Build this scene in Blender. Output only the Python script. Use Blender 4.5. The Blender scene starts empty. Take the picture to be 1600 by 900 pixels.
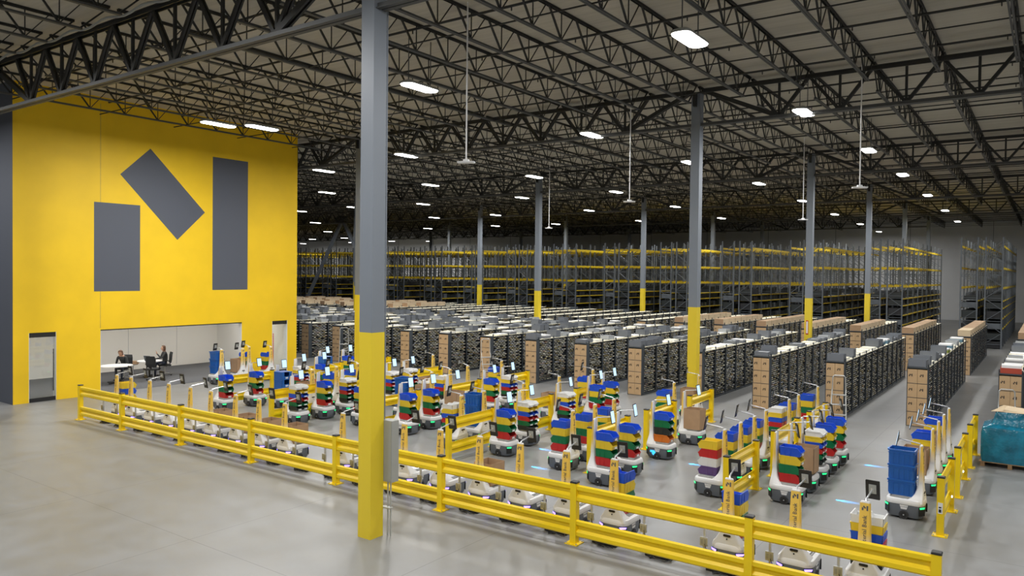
import bpy, math, random
from mathutils import Vector, Matrix
random.seed(7)
S = bpy.context.scene
COL = S.collection
PI = math.pi

# ---------------------------------------------------------------- camera
cam_d = bpy.data.cameras.new('camera')
cam_d.sensor_width = 36.0
cam_d.lens = 1182.34 / 1600 * 36.0
cam_d.clip_start = 0.1
cam_d.clip_end = 400
cam = bpy.data.objects.new('camera', cam_d)
COL.objects.link(cam)
Fv = Vector((-0.57908677, 0.81503463, -0.01941837))
Rv = Vector((0.81500605, 0.57933929, 0.01145096))
Uv = Vector((-0.02058275, 0.00919499, 0.99974587))
HC = 4.7347
cam.matrix_world = Matrix(((Rv.x, Uv.x, -Fv.x, 0), (Rv.y, Uv.y, -Fv.y, 0), (Rv.z, Uv.z, -Fv.z, HC), (0, 0, 0, 1)))
S.camera = cam

# ---------------------------------------------------------------- light and exposure
LAMP_POWER = 335.0        # watts of each high bay lamp
LAMP_GLOW = 14.0          # emission of the visible lens of a lamp
ROOM_POWER = 85.0         # lamps in the office behind the yellow wall
S.view_settings.view_transform = 'Standard'
S.view_settings.look = 'None'
S.view_settings.gamma = 1.0
S.view_settings.use_curve_mapping = False
S.view_settings.exposure = 0.0
world = bpy.data.worlds.new('world')
S.world = world
world.use_nodes = True
world.node_tree.nodes['Background'].inputs[0].default_value = (0.8, 0.9, 1.0, 1)
world.node_tree.nodes['Background'].inputs[1].default_value = 0.02
try:
    S.cycles.use_light_tree = True
    S.cycles.max_bounces = 6
    S.cycles.diffuse_bounces = 4
    S.cycles.sample_clamp_indirect = 6.0
    S.cycles.caustics_reflective = False
    S.cycles.caustics_refractive = False
except Exception:
    pass

# ---------------------------------------------------------------- materials
MATS = {}
def mat(name, col, rough=0.5, metal=0.0, emit=None, es=0.0, noise=0.0, nscale=3.0, bump=0.0, bscale=40.0, spec=None):
    m = bpy.data.materials.new(name)
    m.use_nodes = True
    nt = m.node_tree
    b = nt.nodes['Principled BSDF']
    b.inputs['Base Color'].default_value = (*col, 1)
    b.inputs['Roughness'].default_value = rough
    b.inputs['Metallic'].default_value = metal
    if spec is not None:
        b.inputs['Specular IOR Level'].default_value = spec
    if emit:
        b.inputs['Emission Color'].default_value = (*emit, 1)
        b.inputs['Emission Strength'].default_value = es
    tc = None
    if noise > 0 or bump > 0:
        tc = nt.nodes.new('ShaderNodeTexCoord')
    if noise > 0:
        n = nt.nodes.new('ShaderNodeTexNoise')
        n.inputs['Scale'].default_value = nscale
        n.inputs['Detail'].default_value = 5
        nt.links.new(tc.outputs['Object'], n.inputs['Vector'])
        r = nt.nodes.new('ShaderNodeValToRGB')
        r.color_ramp.elements[0].position = 0.3
        r.color_ramp.elements[1].position = 0.7
        r.color_ramp.elements[0].color = (*[c * (1 - noise) for c in col], 1)
        r.color_ramp.elements[1].color = (*[min(1, c * (1 + noise)) for c in col], 1)
        nt.links.new(n.outputs['Fac'], r.inputs['Fac'])
        nt.links.new(r.outputs['Color'], b.inputs['Base Color'])
    if bump > 0:
        n = nt.nodes.new('ShaderNodeTexNoise')
        n.inputs['Scale'].default_value = bscale
        nt.links.new(tc.outputs['Object'], n.inputs['Vector'])
        bp = nt.nodes.new('ShaderNodeBump')
        bp.inputs['Strength'].default_value = bump
        bp.inputs['Distance'].default_value = 0.02
        nt.links.new(n.outputs['Fac'], bp.inputs['Height'])
        nt.links.new(bp.outputs['Normal'], b.inputs['Normal'])
    MATS[name] = m
    return m

mat('yellow_paint', (0.88, 0.62, 0.006), 0.35, noise=0.04, nscale=2)
mat('column_yellow', (0.80, 0.60, 0.03), 0.45)
mat('column_grey', (0.20, 0.225, 0.26), 0.45)
mat('wall_yellow', (0.88, 0.57, 0.005), 0.6, noise=0.06, nscale=0.7)
mat('logo_grey', (0.085, 0.094, 0.120), 0.6)
mat('steel_dark', (0.020, 0.020, 0.018), 0.5)
mat('steel_grey', (0.085, 0.088, 0.088), 0.5)
mat('rack_grey', (0.11, 0.125, 0.14), 0.5)
mat('shelf_frame', (0.06, 0.07, 0.08), 0.5)
mat('beam_yellow', (0.72, 0.52, 0.02), 0.45)
mat('black', (0.012, 0.012, 0.013), 0.45)
mat('rubber', (0.03, 0.03, 0.032), 0.6)
mat('dark_grey', (0.055, 0.062, 0.075), 0.4)
mat('robot_grey', (0.115, 0.128, 0.148), 0.35)
mat('robot_white', (0.72, 0.72, 0.72), 0.35)
mat('deck_grey', (0.32, 0.32, 0.31), 0.5)
mat('silver', (0.62, 0.63, 0.64), 0.3, metal=0.7)
mat('galvanised', (0.50, 0.51, 0.50), 0.4, metal=0.4)
mat('box_grey', (0.35, 0.36, 0.34), 0.45)
mat('cardboard', (0.40, 0.255, 0.145), 0.8, noise=0.05, nscale=6)
mat('cardboard_tan', (0.52, 0.35, 0.19), 0.8, noise=0.06, nscale=6)
mat('cardboard_pale', (0.66, 0.52, 0.34), 0.8, noise=0.05, nscale=6)
mat('blue_bin', (0.012, 0.085, 0.62), 0.35)
mat('yellow_bin', (0.80, 0.57, 0.03), 0.4)
mat('green_bin', (0.0, 0.16, 0.055), 0.35)
mat('red_bin', (0.52, 0.018, 0.018), 0.35)
mat('white_bin', (0.75, 0.75, 0.74), 0.4)
mat('purple_bin', (0.11, 0.055, 0.19), 0.4)
mat('black_bin', (0.02, 0.025, 0.025), 0.4)
mat('orange_bin', (0.65, 0.17, 0.02), 0.4)
mat('blue_tote', (0.012, 0.11, 0.42), 0.35)
mat('label_white', (0.8, 0.8, 0.8), 0.5)
mat('cream', (0.88, 0.83, 0.64), 0.7)
mat('sample_yellow', (0.62, 0.50, 0.22), 0.7)
mat('sample_brown', (0.16, 0.08, 0.05), 0.7)
mat('sample_dark', (0.018, 0.019, 0.022), 0.6)
mat('sample_grey', (0.22, 0.23, 0.25), 0.6)
mat('bin_grey', (0.16, 0.175, 0.20), 0.55)
mat('bin_light', (0.40, 0.42, 0.44), 0.55)
mat('green_sheet', (0.33, 0.40, 0.06), 0.6)
mat('red_sheet', (0.42, 0.06, 0.03), 0.6)
mat('teal_sheet', (0.08, 0.17, 0.24), 0.6)
mat('office_white', (0.80, 0.79, 0.76), 0.7)
mat('carpet', (0.10, 0.103, 0.11), 0.95, noise=0.15, nscale=20)
mat('screen', (0.2, 0.3, 0.4), 0.2, emit=(0.55, 0.78, 1.0), es=1.1)
mat('green_light', (0.1, 0.6, 0.3), 0.3, emit=(0.0, 1.0, 0.22), es=1.6)
mat('violet_light', (0.4, 0.3, 0.9), 0.3, emit=(0.25, 0.18, 1.0), es=3.5)
mat('blue_glow', (0.1, 0.5, 0.9), 0.3, emit=(0.03, 0.42, 1.0), es=1.5)
mat('white_spark', (0.8, 0.9, 1.0), 0.3, emit=(0.7, 0.9, 1.0), es=4.0)
mat('lamp_lens', (0.9, 0.9, 0.9), 0.4, emit=(1.0, 0.99, 0.96), es=LAMP_GLOW)
mat('skin', (0.50, 0.29, 0.19), 0.55)
mat('hair_brown', (0.10, 0.045, 0.02), 0.6)
mat('cloth_dark', (0.03, 0.033, 0.035), 0.8)
mat('cloth_grey', (0.16, 0.17, 0.19), 0.8)
mat('jeans', (0.03, 0.04, 0.07), 0.8)
mat('wood_pallet', (0.32, 0.2, 0.1), 0.8, noise=0.2, nscale=8)
mat('red_paint', (0.55, 0.02, 0.015), 0.35)
mat('wall_grey', (0.76, 0.77, 0.78), 0.7, noise=0.03, nscale=0.5)
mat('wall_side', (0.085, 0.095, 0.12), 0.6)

# concrete floor: mottled, polished, with sawn joints
m = bpy.data.materials.new('concrete'); m.use_nodes = True; MATS['concrete'] = m
nt = m.node_tree; b = nt.nodes['Principled BSDF']
tc = nt.nodes.new('ShaderNodeTexCoord')
n1 = nt.nodes.new('ShaderNodeTexNoise'); n1.inputs['Scale'].default_value = 0.35; n1.inputs['Detail'].default_value = 6
n2 = nt.nodes.new('ShaderNodeTexNoise'); n2.inputs['Scale'].default_value = 2.2; n2.inputs['Detail'].default_value = 8
r1 = nt.nodes.new('ShaderNodeValToRGB')
r1.color_ramp.elements[0].position = 0.32; r1.color_ramp.elements[1].position = 0.72
r1.color_ramp.elements[0].color = (0.195, 0.19, 0.175, 1); r1.color_ramp.elements[1].color = (0.262, 0.268, 0.275, 1)
mx = nt.nodes.new('ShaderNodeMix'); mx.data_type = 'FLOAT'; mx.inputs[0].default_value = 0.4
nt.links.new(tc.outputs['Object'], n1.inputs['Vector']); nt.links.new(tc.outputs['Object'], n2.inputs['Vector'])
nt.links.new(n1.outputs['Fac'], mx.inputs[2]); nt.links.new(n2.outputs['Fac'], mx.inputs[3])
nt.links.new(mx.outputs[0], r1.inputs['Fac'])
br = nt.nodes.new('ShaderNodeTexBrick'); br.offset = 0.0
br.inputs['Scale'].default_value = 1.0; br.inputs['Brick Width'].default_value = 4.07; br.inputs['Row Height'].default_value = 3.75
br.inputs['Mortar Size'].default_value = 0.008; br.inputs['Mortar Smooth'].default_value = 0.3
br.inputs['Color1'].default_value = (1, 1, 1, 1); br.inputs['Color2'].default_value = (1, 1, 1, 1); br.inputs['Mortar'].default_value = (0.62, 0.62, 0.62, 1)
nt.links.new(tc.outputs['Object'], br.inputs['Vector'])
mm = nt.nodes.new('ShaderNodeMix'); mm.data_type = 'RGBA'; mm.blend_type = 'MULTIPLY'; mm.inputs[0].default_value = 1.0
nt.links.new(r1.outputs['Color'], mm.inputs[6]); nt.links.new(br.outputs['Color'], mm.inputs[7])
nt.links.new(mm.outputs[2], b.inputs['Base Color'])
mr = nt.nodes.new('ShaderNodeMapRange'); mr.inputs[3].default_value = 0.28; mr.inputs[4].default_value = 0.48
nt.links.new(n2.outputs['Fac'], mr.inputs[0]); nt.links.new(mr.outputs[0], b.inputs['Roughness'])

# roof deck: board pattern running along x
m = bpy.data.materials.new('roof_deck'); m.use_nodes = True; MATS['roof_deck'] = m
nt = m.node_tree; b = nt.nodes['Principled BSDF']
tc = nt.nodes.new('ShaderNodeTexCoord'); mp = nt.nodes.new('ShaderNodeMapping'); mp.inputs['Scale'].default_value = (0.3, 7.0, 1)
n1 = nt.nodes.new('ShaderNodeTexNoise'); n1.inputs['Scale'].default_value = 1.0; n1.inputs['Detail'].default_value = 4
nt.links.new(tc.outputs['Object'], mp.inputs['Vector']); nt.links.new(mp.outputs[0], n1.inputs['Vector'])
r1 = nt.nodes.new('ShaderNodeValToRGB')
r1.color_ramp.elements[0].position = 0.25; r1.color_ramp.elements[1].position = 0.6
r1.color_ramp.elements[0].color = (0.44, 0.41, 0.34, 1); r1.color_ramp.elements[1].color = (0.52, 0.485, 0.405, 1)
nt.links.new(n1.outputs['Fac'], r1.inputs['Fac']); nt.links.new(r1.outputs['Color'], b.inputs['Base Color'])
b.inputs['Roughness'].default_value = 0.85

# robot mast wrap: yellow film that fades to the white shell lower down (printed on the film)
m = bpy.data.materials.new('mast_wrap'); m.use_nodes = True; MATS['mast_wrap'] = m
nt = m.node_tree; b = nt.nodes['Principled BSDF']
tc = nt.nodes.new('ShaderNodeTexCoord'); sx = nt.nodes.new('ShaderNodeSeparateXYZ')
mr = nt.nodes.new('ShaderNodeMapRange'); mr.inputs[1].default_value = 0.70; mr.inputs[2].default_value = 0.98
mm = nt.nodes.new('ShaderNodeMix'); mm.data_type = 'RGBA'
mm.inputs[6].default_value = (0.72, 0.72, 0.72, 1); mm.inputs[7].default_value = (0.80, 0.54, 0.10, 1)
nt.links.new(tc.outputs['Object'], sx.inputs[0]); nt.links.new(sx.outputs['Z'], mr.inputs[0])
nt.links.new(mr.outputs[0], mm.inputs[0]); nt.links.new(mm.outputs[2], b.inputs['Base Color'])
b.inputs['Roughness'].default_value = 0.4

# stretch wrap on the pallet: glossy crinkled teal film
m = mat('blue_wrap', (0.01, 0.17, 0.27), 0.16, noise=0.45, nscale=3.0, bump=0.9, bscale=9)

# office glass
m = bpy.data.materials.new('clear_glass'); m.use_nodes = True; MATS['clear_glass'] = m
nt = m.node_tree
for n in list(nt.nodes):
    if n.type == 'BSDF_PRINCIPLED': nt.nodes.remove(n)
tr = nt.nodes.new('ShaderNodeBsdfTransparent'); tr.inputs[0].default_value = (0.93, 0.95, 0.95, 1)
gl = nt.nodes.new('ShaderNodeBsdfGlossy'); gl.inputs['Roughness'].default_value = 0.02; gl.inputs[0].default_value = (1, 1, 1, 1)
ms = nt.nodes.new('ShaderNodeMixShader'); ms.inputs[0].default_value = 0.04
nt.links.new(tr.outputs[0], ms.inputs[1]); nt.links.new(gl.outputs[0], ms.inputs[2])
nt.links.new(ms.outputs[0], nt.nodes['Material Output'].inputs['Surface'])

# ---------------------------------------------------------------- mesh builder
class MB:
    def __init__(s): s.v = []; s.f = []; s.m = []; s.mats = []
    def mi(s, name):
        if name not in s.mats: s.mats.append(name)
        return s.mats.index(name)
    def add(s, vs, fs, m):
        o = len(s.v); s.v += [tuple(v) for v in vs]; k = s.mi(m)
        for f in fs: s.f.append([i + o for i in f]); s.m.append(k)
    def box(s, x0, x1, y0, y1, z0, z1, m):
        s.add([(x0,y0,z0),(x1,y0,z0),(x1,y1,z0),(x0,y1,z0),(x0,y0,z1),(x1,y0,z1),(x1,y1,z1),(x0,y1,z1)],
              [(0,3,2,1),(4,5,6,7),(0,1,5,4),(1,2,6,5),(2,3,7,6),(3,0,4,7)], m)
    def bar(s, p, q, w, h, m, up=(0, 0, 1)):
        p = Vector(p); q = Vector(q); d = (q - p).normalized(); u = Vector(up)
        if abs(d.dot(u)) > 0.98: u = Vector((0, 1, 0))
        a = d.cross(u).normalized() * (w / 2); b = a.cross(d).normalized() * (h / 2)
        s.add([p-a-b, p+a-b, p+a+b, p-a+b, q-a-b, q+a-b, q+a+b, q-a+b],
              [(0,3,2,1),(4,5,6,7),(0,1,5,4),(1,2,6,5),(2,3,7,6),(3,0,4,7)], m)
    def tube(s, pts, r, m, n=8, cap=True):
        pts = [Vector(p) for p in pts]; o = []; vs = []; fs = []
        for i, p in enumerate(pts):
            d = (pts[min(i+1, len(pts)-1)] - pts[max(i-1, 0)]).normalized()
            u = Vector((0, 0, 1)) if abs(d.z) < 0.95 else Vector((0, 1, 0))
            a = d.cross(u).normalized(); b = a.cross(d).normalized()
            rr = r[i] if isinstance(r, (list, tuple)) else r
            for k in range(n):
                t = 2 * PI * k / n; vs.append(p + a * math.cos(t) * rr + b * math.sin(t) * rr)
        for i in range(len(pts) - 1):
            for k in range(n):
                fs.append((i*n+k, i*n+(k+1)%n, (i+1)*n+(k+1)%n, (i+1)*n+k))
        if cap:
            fs.append(tuple(range(n))[::-1]); fs.append(tuple((len(pts)-1)*n + k for k in range(n)))
        s.add(vs, fs, m)
    def loft(s, rings, m, cap=True):
        n = len(rings[0]); vs = [p for r in rings for p in r]; fs = []
        for i in range(len(rings) - 1):
            for k in range(n): fs.append((i*n+k, i*n+(k+1)%n, (i+1)*n+(k+1)%n, (i+1)*n+k))
        if cap:
            fs.append(tuple(range(n))[::-1]); fs.append(tuple((len(rings)-1)*n + k for k in range(n)))
        s.add(vs, fs, m)
    def prism(s, poly, axis, a0, a1, m):
        def P(u, v, a): return {'x': (a, u, v), 'y': (u, a, v), 'z': (u, v, a)}[axis]
        n = len(poly); vs = [P(u, v, a0) for u, v in poly] + [P(u, v, a1) for u, v in poly]
        s.add(vs, [tuple(range(n))[::-1], tuple(range(n, 2*n))] + [(k, (k+1)%n, n+(k+1)%n, n+k) for k in range(n)], m)
    def mesh(s, name, smooth=False):
        me = bpy.data.meshes.new(name); me.from_pydata(s.v, [], s.f)
        for k in s.mats: me.materials.append(MATS[k])
        me.polygons.foreach_set('material_index', s.m)
        if smooth: me.polygons.foreach_set('use_smooth', [True] * len(s.f))
        me.update(); return me

def smooth_by_angle(me, deg=35):
    me.polygons.foreach_set('use_smooth', [True] * len(me.polygons))
    try: me.set_sharp_from_angle(angle=math.radians(deg))
    except Exception: pass
    return me

def link(name, data, parent=None, loc=(0, 0, 0), rz=0.0, label=None, cat=None, group=None, kind=None):
    o = bpy.data.objects.new(name, data); COL.objects.link(o)
    o.location = loc; o.rotation_euler = (0, 0, rz)
    if parent: o.parent = parent
    if label: o['label'] = label
    if cat: o['category'] = cat
    if group: o['group'] = group
    if kind: o['kind'] = kind
    return o
def thing(name, label, cat, loc=(0, 0, 0), rz=0.0, group=None):
    return link(name, None, None, loc, rz, label, cat, group)
def struct(name, mb, label=None):
    return link(name, mb.mesh(name), kind='structure', label=label)

def rrect(hx, hy, r, n=4, cx=0, cy=0):
    out = []
    for sx, sy, a0 in ((1, 1, 0), (-1, 1, 90), (-1, -1, 180), (1, -1, 270)):
        for k in range(n + 1):
            a = math.radians(a0 + 90 * k / n)
            out.append((cx + sx * (hx - r) + r * math.cos(a), cy + sy * (hy - r) + r * math.sin(a)))
    return out

def text_mesh(body, size, material, depth=0.001):
    cu = bpy.data.curves.new('txt', 'FONT'); cu.body = body; cu.size = size; cu.extrude = depth
    cu.align_x = 'CENTER'; cu.align_y = 'CENTER'; cu.resolution_u = 1
    o = bpy.data.objects.new('txt', cu); COL.objects.link(o)
    dg = bpy.context.evaluated_depsgraph_get(); dg.update()
    me = bpy.data.meshes.new_from_object(o.evaluated_get(dg))
    bpy.data.objects.remove(o); me.materials.clear(); me.materials.append(MATS[material]); return me

ORD = ['', 'first', 'second', 'third', 'fourth', 'fifth', 'sixth', 'seventh', 'eighth', 'ninth', 'tenth', 'eleventh',
       'twelfth', 'thirteenth', 'fourteenth', 'fifteenth', 'sixteenth', 'seventeenth', 'eighteenth', 'nineteenth', 'twentieth']
def ordn(n):
    if n < len(ORD): return ORD[n]
    if n < 30: return 'twenty-' + ORD[n - 20]
    if n == 30: return 'thirtieth'
    if n < 40: return 'thirty-' + ORD[n - 30]
    if n == 40: return 'fortieth'
    if n < 50: return 'forty-' + ORD[n - 40]
    if n == 50: return 'fiftieth'
    if n < 60: return 'fifty-' + ORD[n - 50]
    if n == 60: return 'sixtieth'
    return 'sixty-' + ORD[n - 60]

# ---------------------------------------------------------------- the setting
XW = -29.03; YW0 = 11.25; YW1 = 23.28     # the yellow wall of the office box
ZD = 11.15                                # underside of the roof deck
b_ = MB(); b_.box(-126, 14, -12, 99, -0.2, 0, 'concrete'); struct('floor', b_)
b_ = MB(); b_.box(-126, 14, -12, 99, ZD, ZD + 0.2, 'roof_deck'); struct('ceiling', b_)
b_ = MB(); b_.box(-126, 14, 99, 99.3, 0, ZD, 'wall_grey')
for k in range(16): b_.box(-120 + k * 8.2, -119.96 + k * 8.2, 98.97, 99, 0, ZD, 'rack_grey')
struct('wall_back', b_)
b_ = MB(); b_.box(-126.3, -126, -12, 99.3, 0, ZD, 'wall_grey'); struct('wall_left', b_)
b_ = MB(); b_.box(14, 14.3, -12, 99.3, 0, ZD, 'wall_grey'); struct('wall_right', b_)
b_ = MB(); b_.box(-126.3, 14.3, -12.3, -12, 0, ZD, 'wall_grey'); struct('wall_front', b_)

# yellow wall with its openings (door 1, wide opening, door 2)
T = 0.22
b_ = MB()
ops = [(11.75, 12.65, 2.45), (14.2, 20.3, 2.44), (21.9, 22.75, 2.42)]
ys = YW0
for y0, y1, zt in ops:
    b_.box(XW - T, XW, ys, y0, 0, ZD, 'wall_yellow'); b_.box(XW - T, XW, y0, y1, zt, ZD, 'wall_yellow'); ys = y1
b_.box(XW - T, XW, ys, YW1, 0, ZD, 'wall_yellow')
b_.box(XW - 0.001, XW + 0.002, 14.19, 14.2, 2.5, 10.9, 'logo_grey')
wy = struct('wall_yellow', b_)
b_ = MB()   # side and far sides of the office box
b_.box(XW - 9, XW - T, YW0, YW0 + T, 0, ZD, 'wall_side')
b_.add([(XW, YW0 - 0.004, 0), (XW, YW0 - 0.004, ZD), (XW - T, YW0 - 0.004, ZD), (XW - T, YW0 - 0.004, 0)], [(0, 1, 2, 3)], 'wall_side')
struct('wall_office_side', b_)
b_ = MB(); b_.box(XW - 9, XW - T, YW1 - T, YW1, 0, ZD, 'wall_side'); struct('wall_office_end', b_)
b_ = MB(); b_.box(XW - 6.2, XW - 6.0, YW0 + T, YW1 - T, 0, 3.0, 'office_white')
for y in (13.6, 16.0, 18.4, 20.8): b_.box(XW - 6.0, XW - 5.99, y, y + 0.012, 0.08, 3.0, 'bin_light')
b_.box(XW - 6.0, XW - T, YW1 - T - 0.02, YW1 - T - 0.002, 0.006, 3.0, 'office_white'); b_.box(XW - 6.0, XW - T, YW0 + T + 0.002, YW0 + T + 0.02, 0.006, 3.0, 'office_white')
struct('wall_office_inner', b_)
b_ = MB(); b_.box(XW - 6.0, XW - T, YW0 + T, YW1 - T, 3.0, 3.1, 'office_white'); struct('ceiling_office', b_)
b_ = MB(); b_.box(XW - 6.0, XW - T, YW0 + T, YW1 - T, 0.0, 0.006, 'carpet')
b_.box(XW - T, XW - 0.2, 14.2, 20.3, 0.0, 0.006, 'carpet'); b_.box(XW - T, XW, 11.75, 12.65, 0.0, 0.006, 'carpet')
struct('floor_carpet', b_)
b_ = MB()
for y0, y1, zt in ops:
    b_.box(XW - T, XW - 0.004, y0, y0 + 0.012, 0.006, zt, 'office_white'); b_.box(XW - T, XW - 0.004, y1 - 0.012, y1, 0.006, zt, 'office_white')
b_.box(XW - T, XW + 0.006, 14.2, 20.3, 2.40, 2.44, 'black')
struct('trim_1', b_)

# doors: glass pane with black rails and long pull handle
def glass_door(i, y0, y1, zt, hy, hm):
    d = thing('door_%d' % i, None, None, (XW - 0.03, y0, 0)); d['kind'] = 'structure'
    w = y1 - y0
    f = MB(); f.box(-0.05, 0.0, 0.013, w - 0.013, 0.01, 0.14, 'black'); f.box(-0.05, 0, 0.013, w - 0.013, zt - 0.17, zt - 0.001, 'black')
    link('door_rail', f.mesh('door_rail'), d)
    g = MB(); g.box(-0.03, -0.02, 0.013, w - 0.013, 0.14, zt - 0.17, 'clear_glass'); link('glass_pane', g.mesh('glass_pane'), d)
    h = MB(); h.tube([(0.035, hy, 0.35), (0.035, hy, 1.85)], 0.016, hm)
    for z in (0.5, 1.7): h.tube([(-0.02, hy, z), (0.035, hy, z)], 0.01, hm, 6)
    link('door_handle', h.mesh('door_handle'), d)
glass_door(1, 11.75, 12.65, 2.45, 0.80, 'steel_dark')
glass_door(2, 21.9, 22.75, 2.42, 0.06, 'red_paint')

# the painted emblem on the yellow wall: two uprights and a tilted bar
b_ = MB(); e = XW + 0.004
for poly in ([(13.96, 3.88), (15.71, 3.88), (15.71, 7.22), (13.96, 7.22)], [(18.85, 3.88), (20.58, 3.88), (20.58, 9.53), (18.85, 9.53)],
             [(17.26, 5.94), (18.49, 7.14), (16.12, 9.49), (14.93, 8.35)]):
    b_.prism(poly, 'x', e - 0.003, e, 'logo_grey')
link('wall_emblem', b_.mesh('wall_emblem'), label='large dark grey emblem of two uprights and a tilted bar on yellow wall', cat='logo')

# office ceiling lamps
for i, y in enumerate((13.2, 17.2, 21.2)):
    L = bpy.data.lights.new('office_light', 'AREA'); L.shape = 'RECTANGLE'; L.size = 2.0; L.size_y = 2.6; L.energy = ROOM_POWER; L.color = (1, 0.97, 0.92)
    o = link('office_light', L, None, (XW - 2.6, y, 2.97))

# ---------------------------------------------------------------- columns
CX0, CY0, DX, DY = -9.83, 9.54, 16.28, 15.0
def column_mesh():
    c = MB(); h = 0.155
    c.box(-h, h, -h, h, 3.66, 10.85, 'column_grey')
    up = c.mesh('column_shaft')
    c = MB(); c.box(-h - 0.001, h + 0.001, -h - 0.001, h + 0.001, 0, 3.66, 'column_yellow'); lo = c.mesh('painted_base')
    c = MB(); c.box(-0.22, 0.22, -0.22, 0.22, 10.85, 10.88, 'steel_dark')
    c.box(-0.05, 0.05, -0.3, 0.3, 10.4, 10.85, 'steel_dark'); cap = c.mesh('cap_plate')
    return up, lo, cap
cup, clo, ccap = column_mesh()
cols = []
for i in range(-1, 8):
    for j in range(-1, 6):
        x = CX0 - i * DX; y = CY0 + j * DY
        if j == -1 : continue
        if i == -1: continue
        if x < -1.3 * y - 14: continue
        if XW - 9 < x < XW and YW0 < y < YW1: continue
        cols.append((i, j, x, y))
for i, j, x, y in cols:
    if (i, j) == (0, 0): lb = 'large square grey and yellow steel column nearest the camera, before guard rail'
    else:
        a = {0: 'right-hand column line', 1: 'second column line from right', 2: 'third column line from right'}.get(i, ordn(i + 1) + ' column line from right')
        lb = 'grey and yellow steel column, %s back in %s' % (ordn(j + 1), a)
    t = thing('steel_column', lb, 'column', (x, y, 0), 0, 'square steel columns of the hall')
    link('column_shaft', cup, t); link('painted_base', clo, t, label='yellow painted lower part'); link('cap_plate', ccap, t)

# ---------------------------------------------------------------- roof trusses between the columns
def truss_mesh(zb, zt):
    g = MB(); n = 9; p = DX / n; w = 0.10
    for s in (-0.07, 0.07):
        g.box(0.16, DX - 0.16, s - 0.045, s + 0.045, zt - 0.02, zt, 'steel_dark'); g.box(0.16, DX - 0.16, s - 0.012, s + 0.012, zt - 0.11, zt, 'steel_dark')
    top = g.mesh('top_chord')
    g = MB()
    for s in (-0.07, 0.07):
        g.box(0.16, DX - 0.16, s - 0.05, s + 0.05, zb, zb + 0.018, 'steel_grey'); g.box(0.16, DX - 0.16, s - 0.012, s + 0.012, zb, zb + 0.10, 'steel_grey')
    bot = g.mesh('bottom_chord')
    g = MB()
    tops = [k * p for k in range(n + 1)]; bots = [(k + 0.5) * p for k in range(1, n - 1)]
    for s in (-0.05, 0.05):
        g.bar((0.2, s, zt - 0.05), (bots[0], s, zb + 0.06), 0.05, 0.13, 'steel_dark')
        g.bar((DX - 0.2, s, zt - 0.05), (bots[-1], s, zb + 0.06), 0.05, 0.13, 'steel_dark')
    for bx in bots:
        for s in (-0.04, 0.04):
            g.bar((bx - p / 2, s, zt - 0.05), (bx, s, zb + 0.05), 0.045, 0.09, 'steel_dark')
            g.bar((bx, s, zb + 0.05), (bx + p / 2, s, zt - 0.05), 0.045, 0.09, 'steel_dark')
        g.box(bx - 0.035, bx + 0.035, -0.03, 0.03, zb + 0.05, zt - 0.05, 'steel_dark')
    web = g.mesh('web_members')
    return top, bot, web
tm_front = truss_mesh(9.33, 10.80); tm = truss_mesh(9.76, 11.0)
for j in range(0, 6):
    y = CY0 + j * DY
    for i in range(-1, 8):
        xl = CX0 - (i + 1) * DX
        if xl + DX < -1.3 * y - 6: continue
        if i == -1 and j > 4: continue
        if j in (0,) and i > 0: continue
        if xl < XW < xl + DX and YW0 < y < YW1: continue
        a = 'nearest the camera' if j == 0 else ordn(j + 1) + ' truss line back'
        c = {-1: 'span right of right-hand columns', 0: 'first span left of right-hand columns'}.get(i, ordn(i + 1) + ' span left of right-hand columns')
        t = thing('roof_truss', 'dark girder truss, %s, %s' % (a, c), 'roof truss', (xl, y, 0), 0, 'girder trusses between columns')
        ms = tm_front if j == 0 else tm
        for nm, me in zip(('top_chord', 'bottom_chord', 'web_members'), ms): link(nm, me, t)

# bar joists
def joist_mesh(L):
    g = MB(); zb, zt = 10.40, ZD - 0.004; n = 12; p = L / n
    for s in (-0.03, 0.03):
        g.box(s - 0.022, s + 0.022, 0.1, L - 0.1, zt - 0.012, zt, 'steel_dark'); g.box(s - 0.006, s + 0.006, 0.1, L - 0.1, zt - 0.06, zt, 'steel_dark')
    top = g.mesh('top_chord'); g = MB()
    for s in (-0.03, 0.03):
        g.box(s - 0.022, s + 0.022, 0.75, L - 0.75, zb, zb + 0.012, 'steel_grey'); g.box(s - 0.006, s + 0.006, 0.75, L - 0.75, zb, zb + 0.055, 'steel_grey')
    bot = g.mesh('bottom_chord'); g = MB()
    g.bar((0, 0.12, zt - 0.04), (0, 0.8, zb + 0.03), 0.035, 0.035, 'steel_dark'); g.bar((0, L - 0.12, zt - 0.04), (0, L - 0.8, zb + 0.03), 0.035, 0.035, 'steel_dark')
    for k in range(1, n):
        y = k * p
        g.bar((0, y - p * 0.45, zt - 0.03), (0, y, zb + 0.03), 0.042, 0.042, 'steel_dark')
        g.bar((0, y + p * 0.45, zt - 0.03), (0, y, zb + 0.03), 0.022, 0.022, 'steel_dark')
        g.bar((0, y, zt - 0.03), (0, y, zb + 0.03), 0.022, 0.022, 'steel_dark')
    web = g.mesh('web_members'); return top, bot, web
jm = joist_mesh(DY); JP = DX / 9
jl = joist_mesh(99 - (CY0 + 5 * DY) + 0.0)
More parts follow.
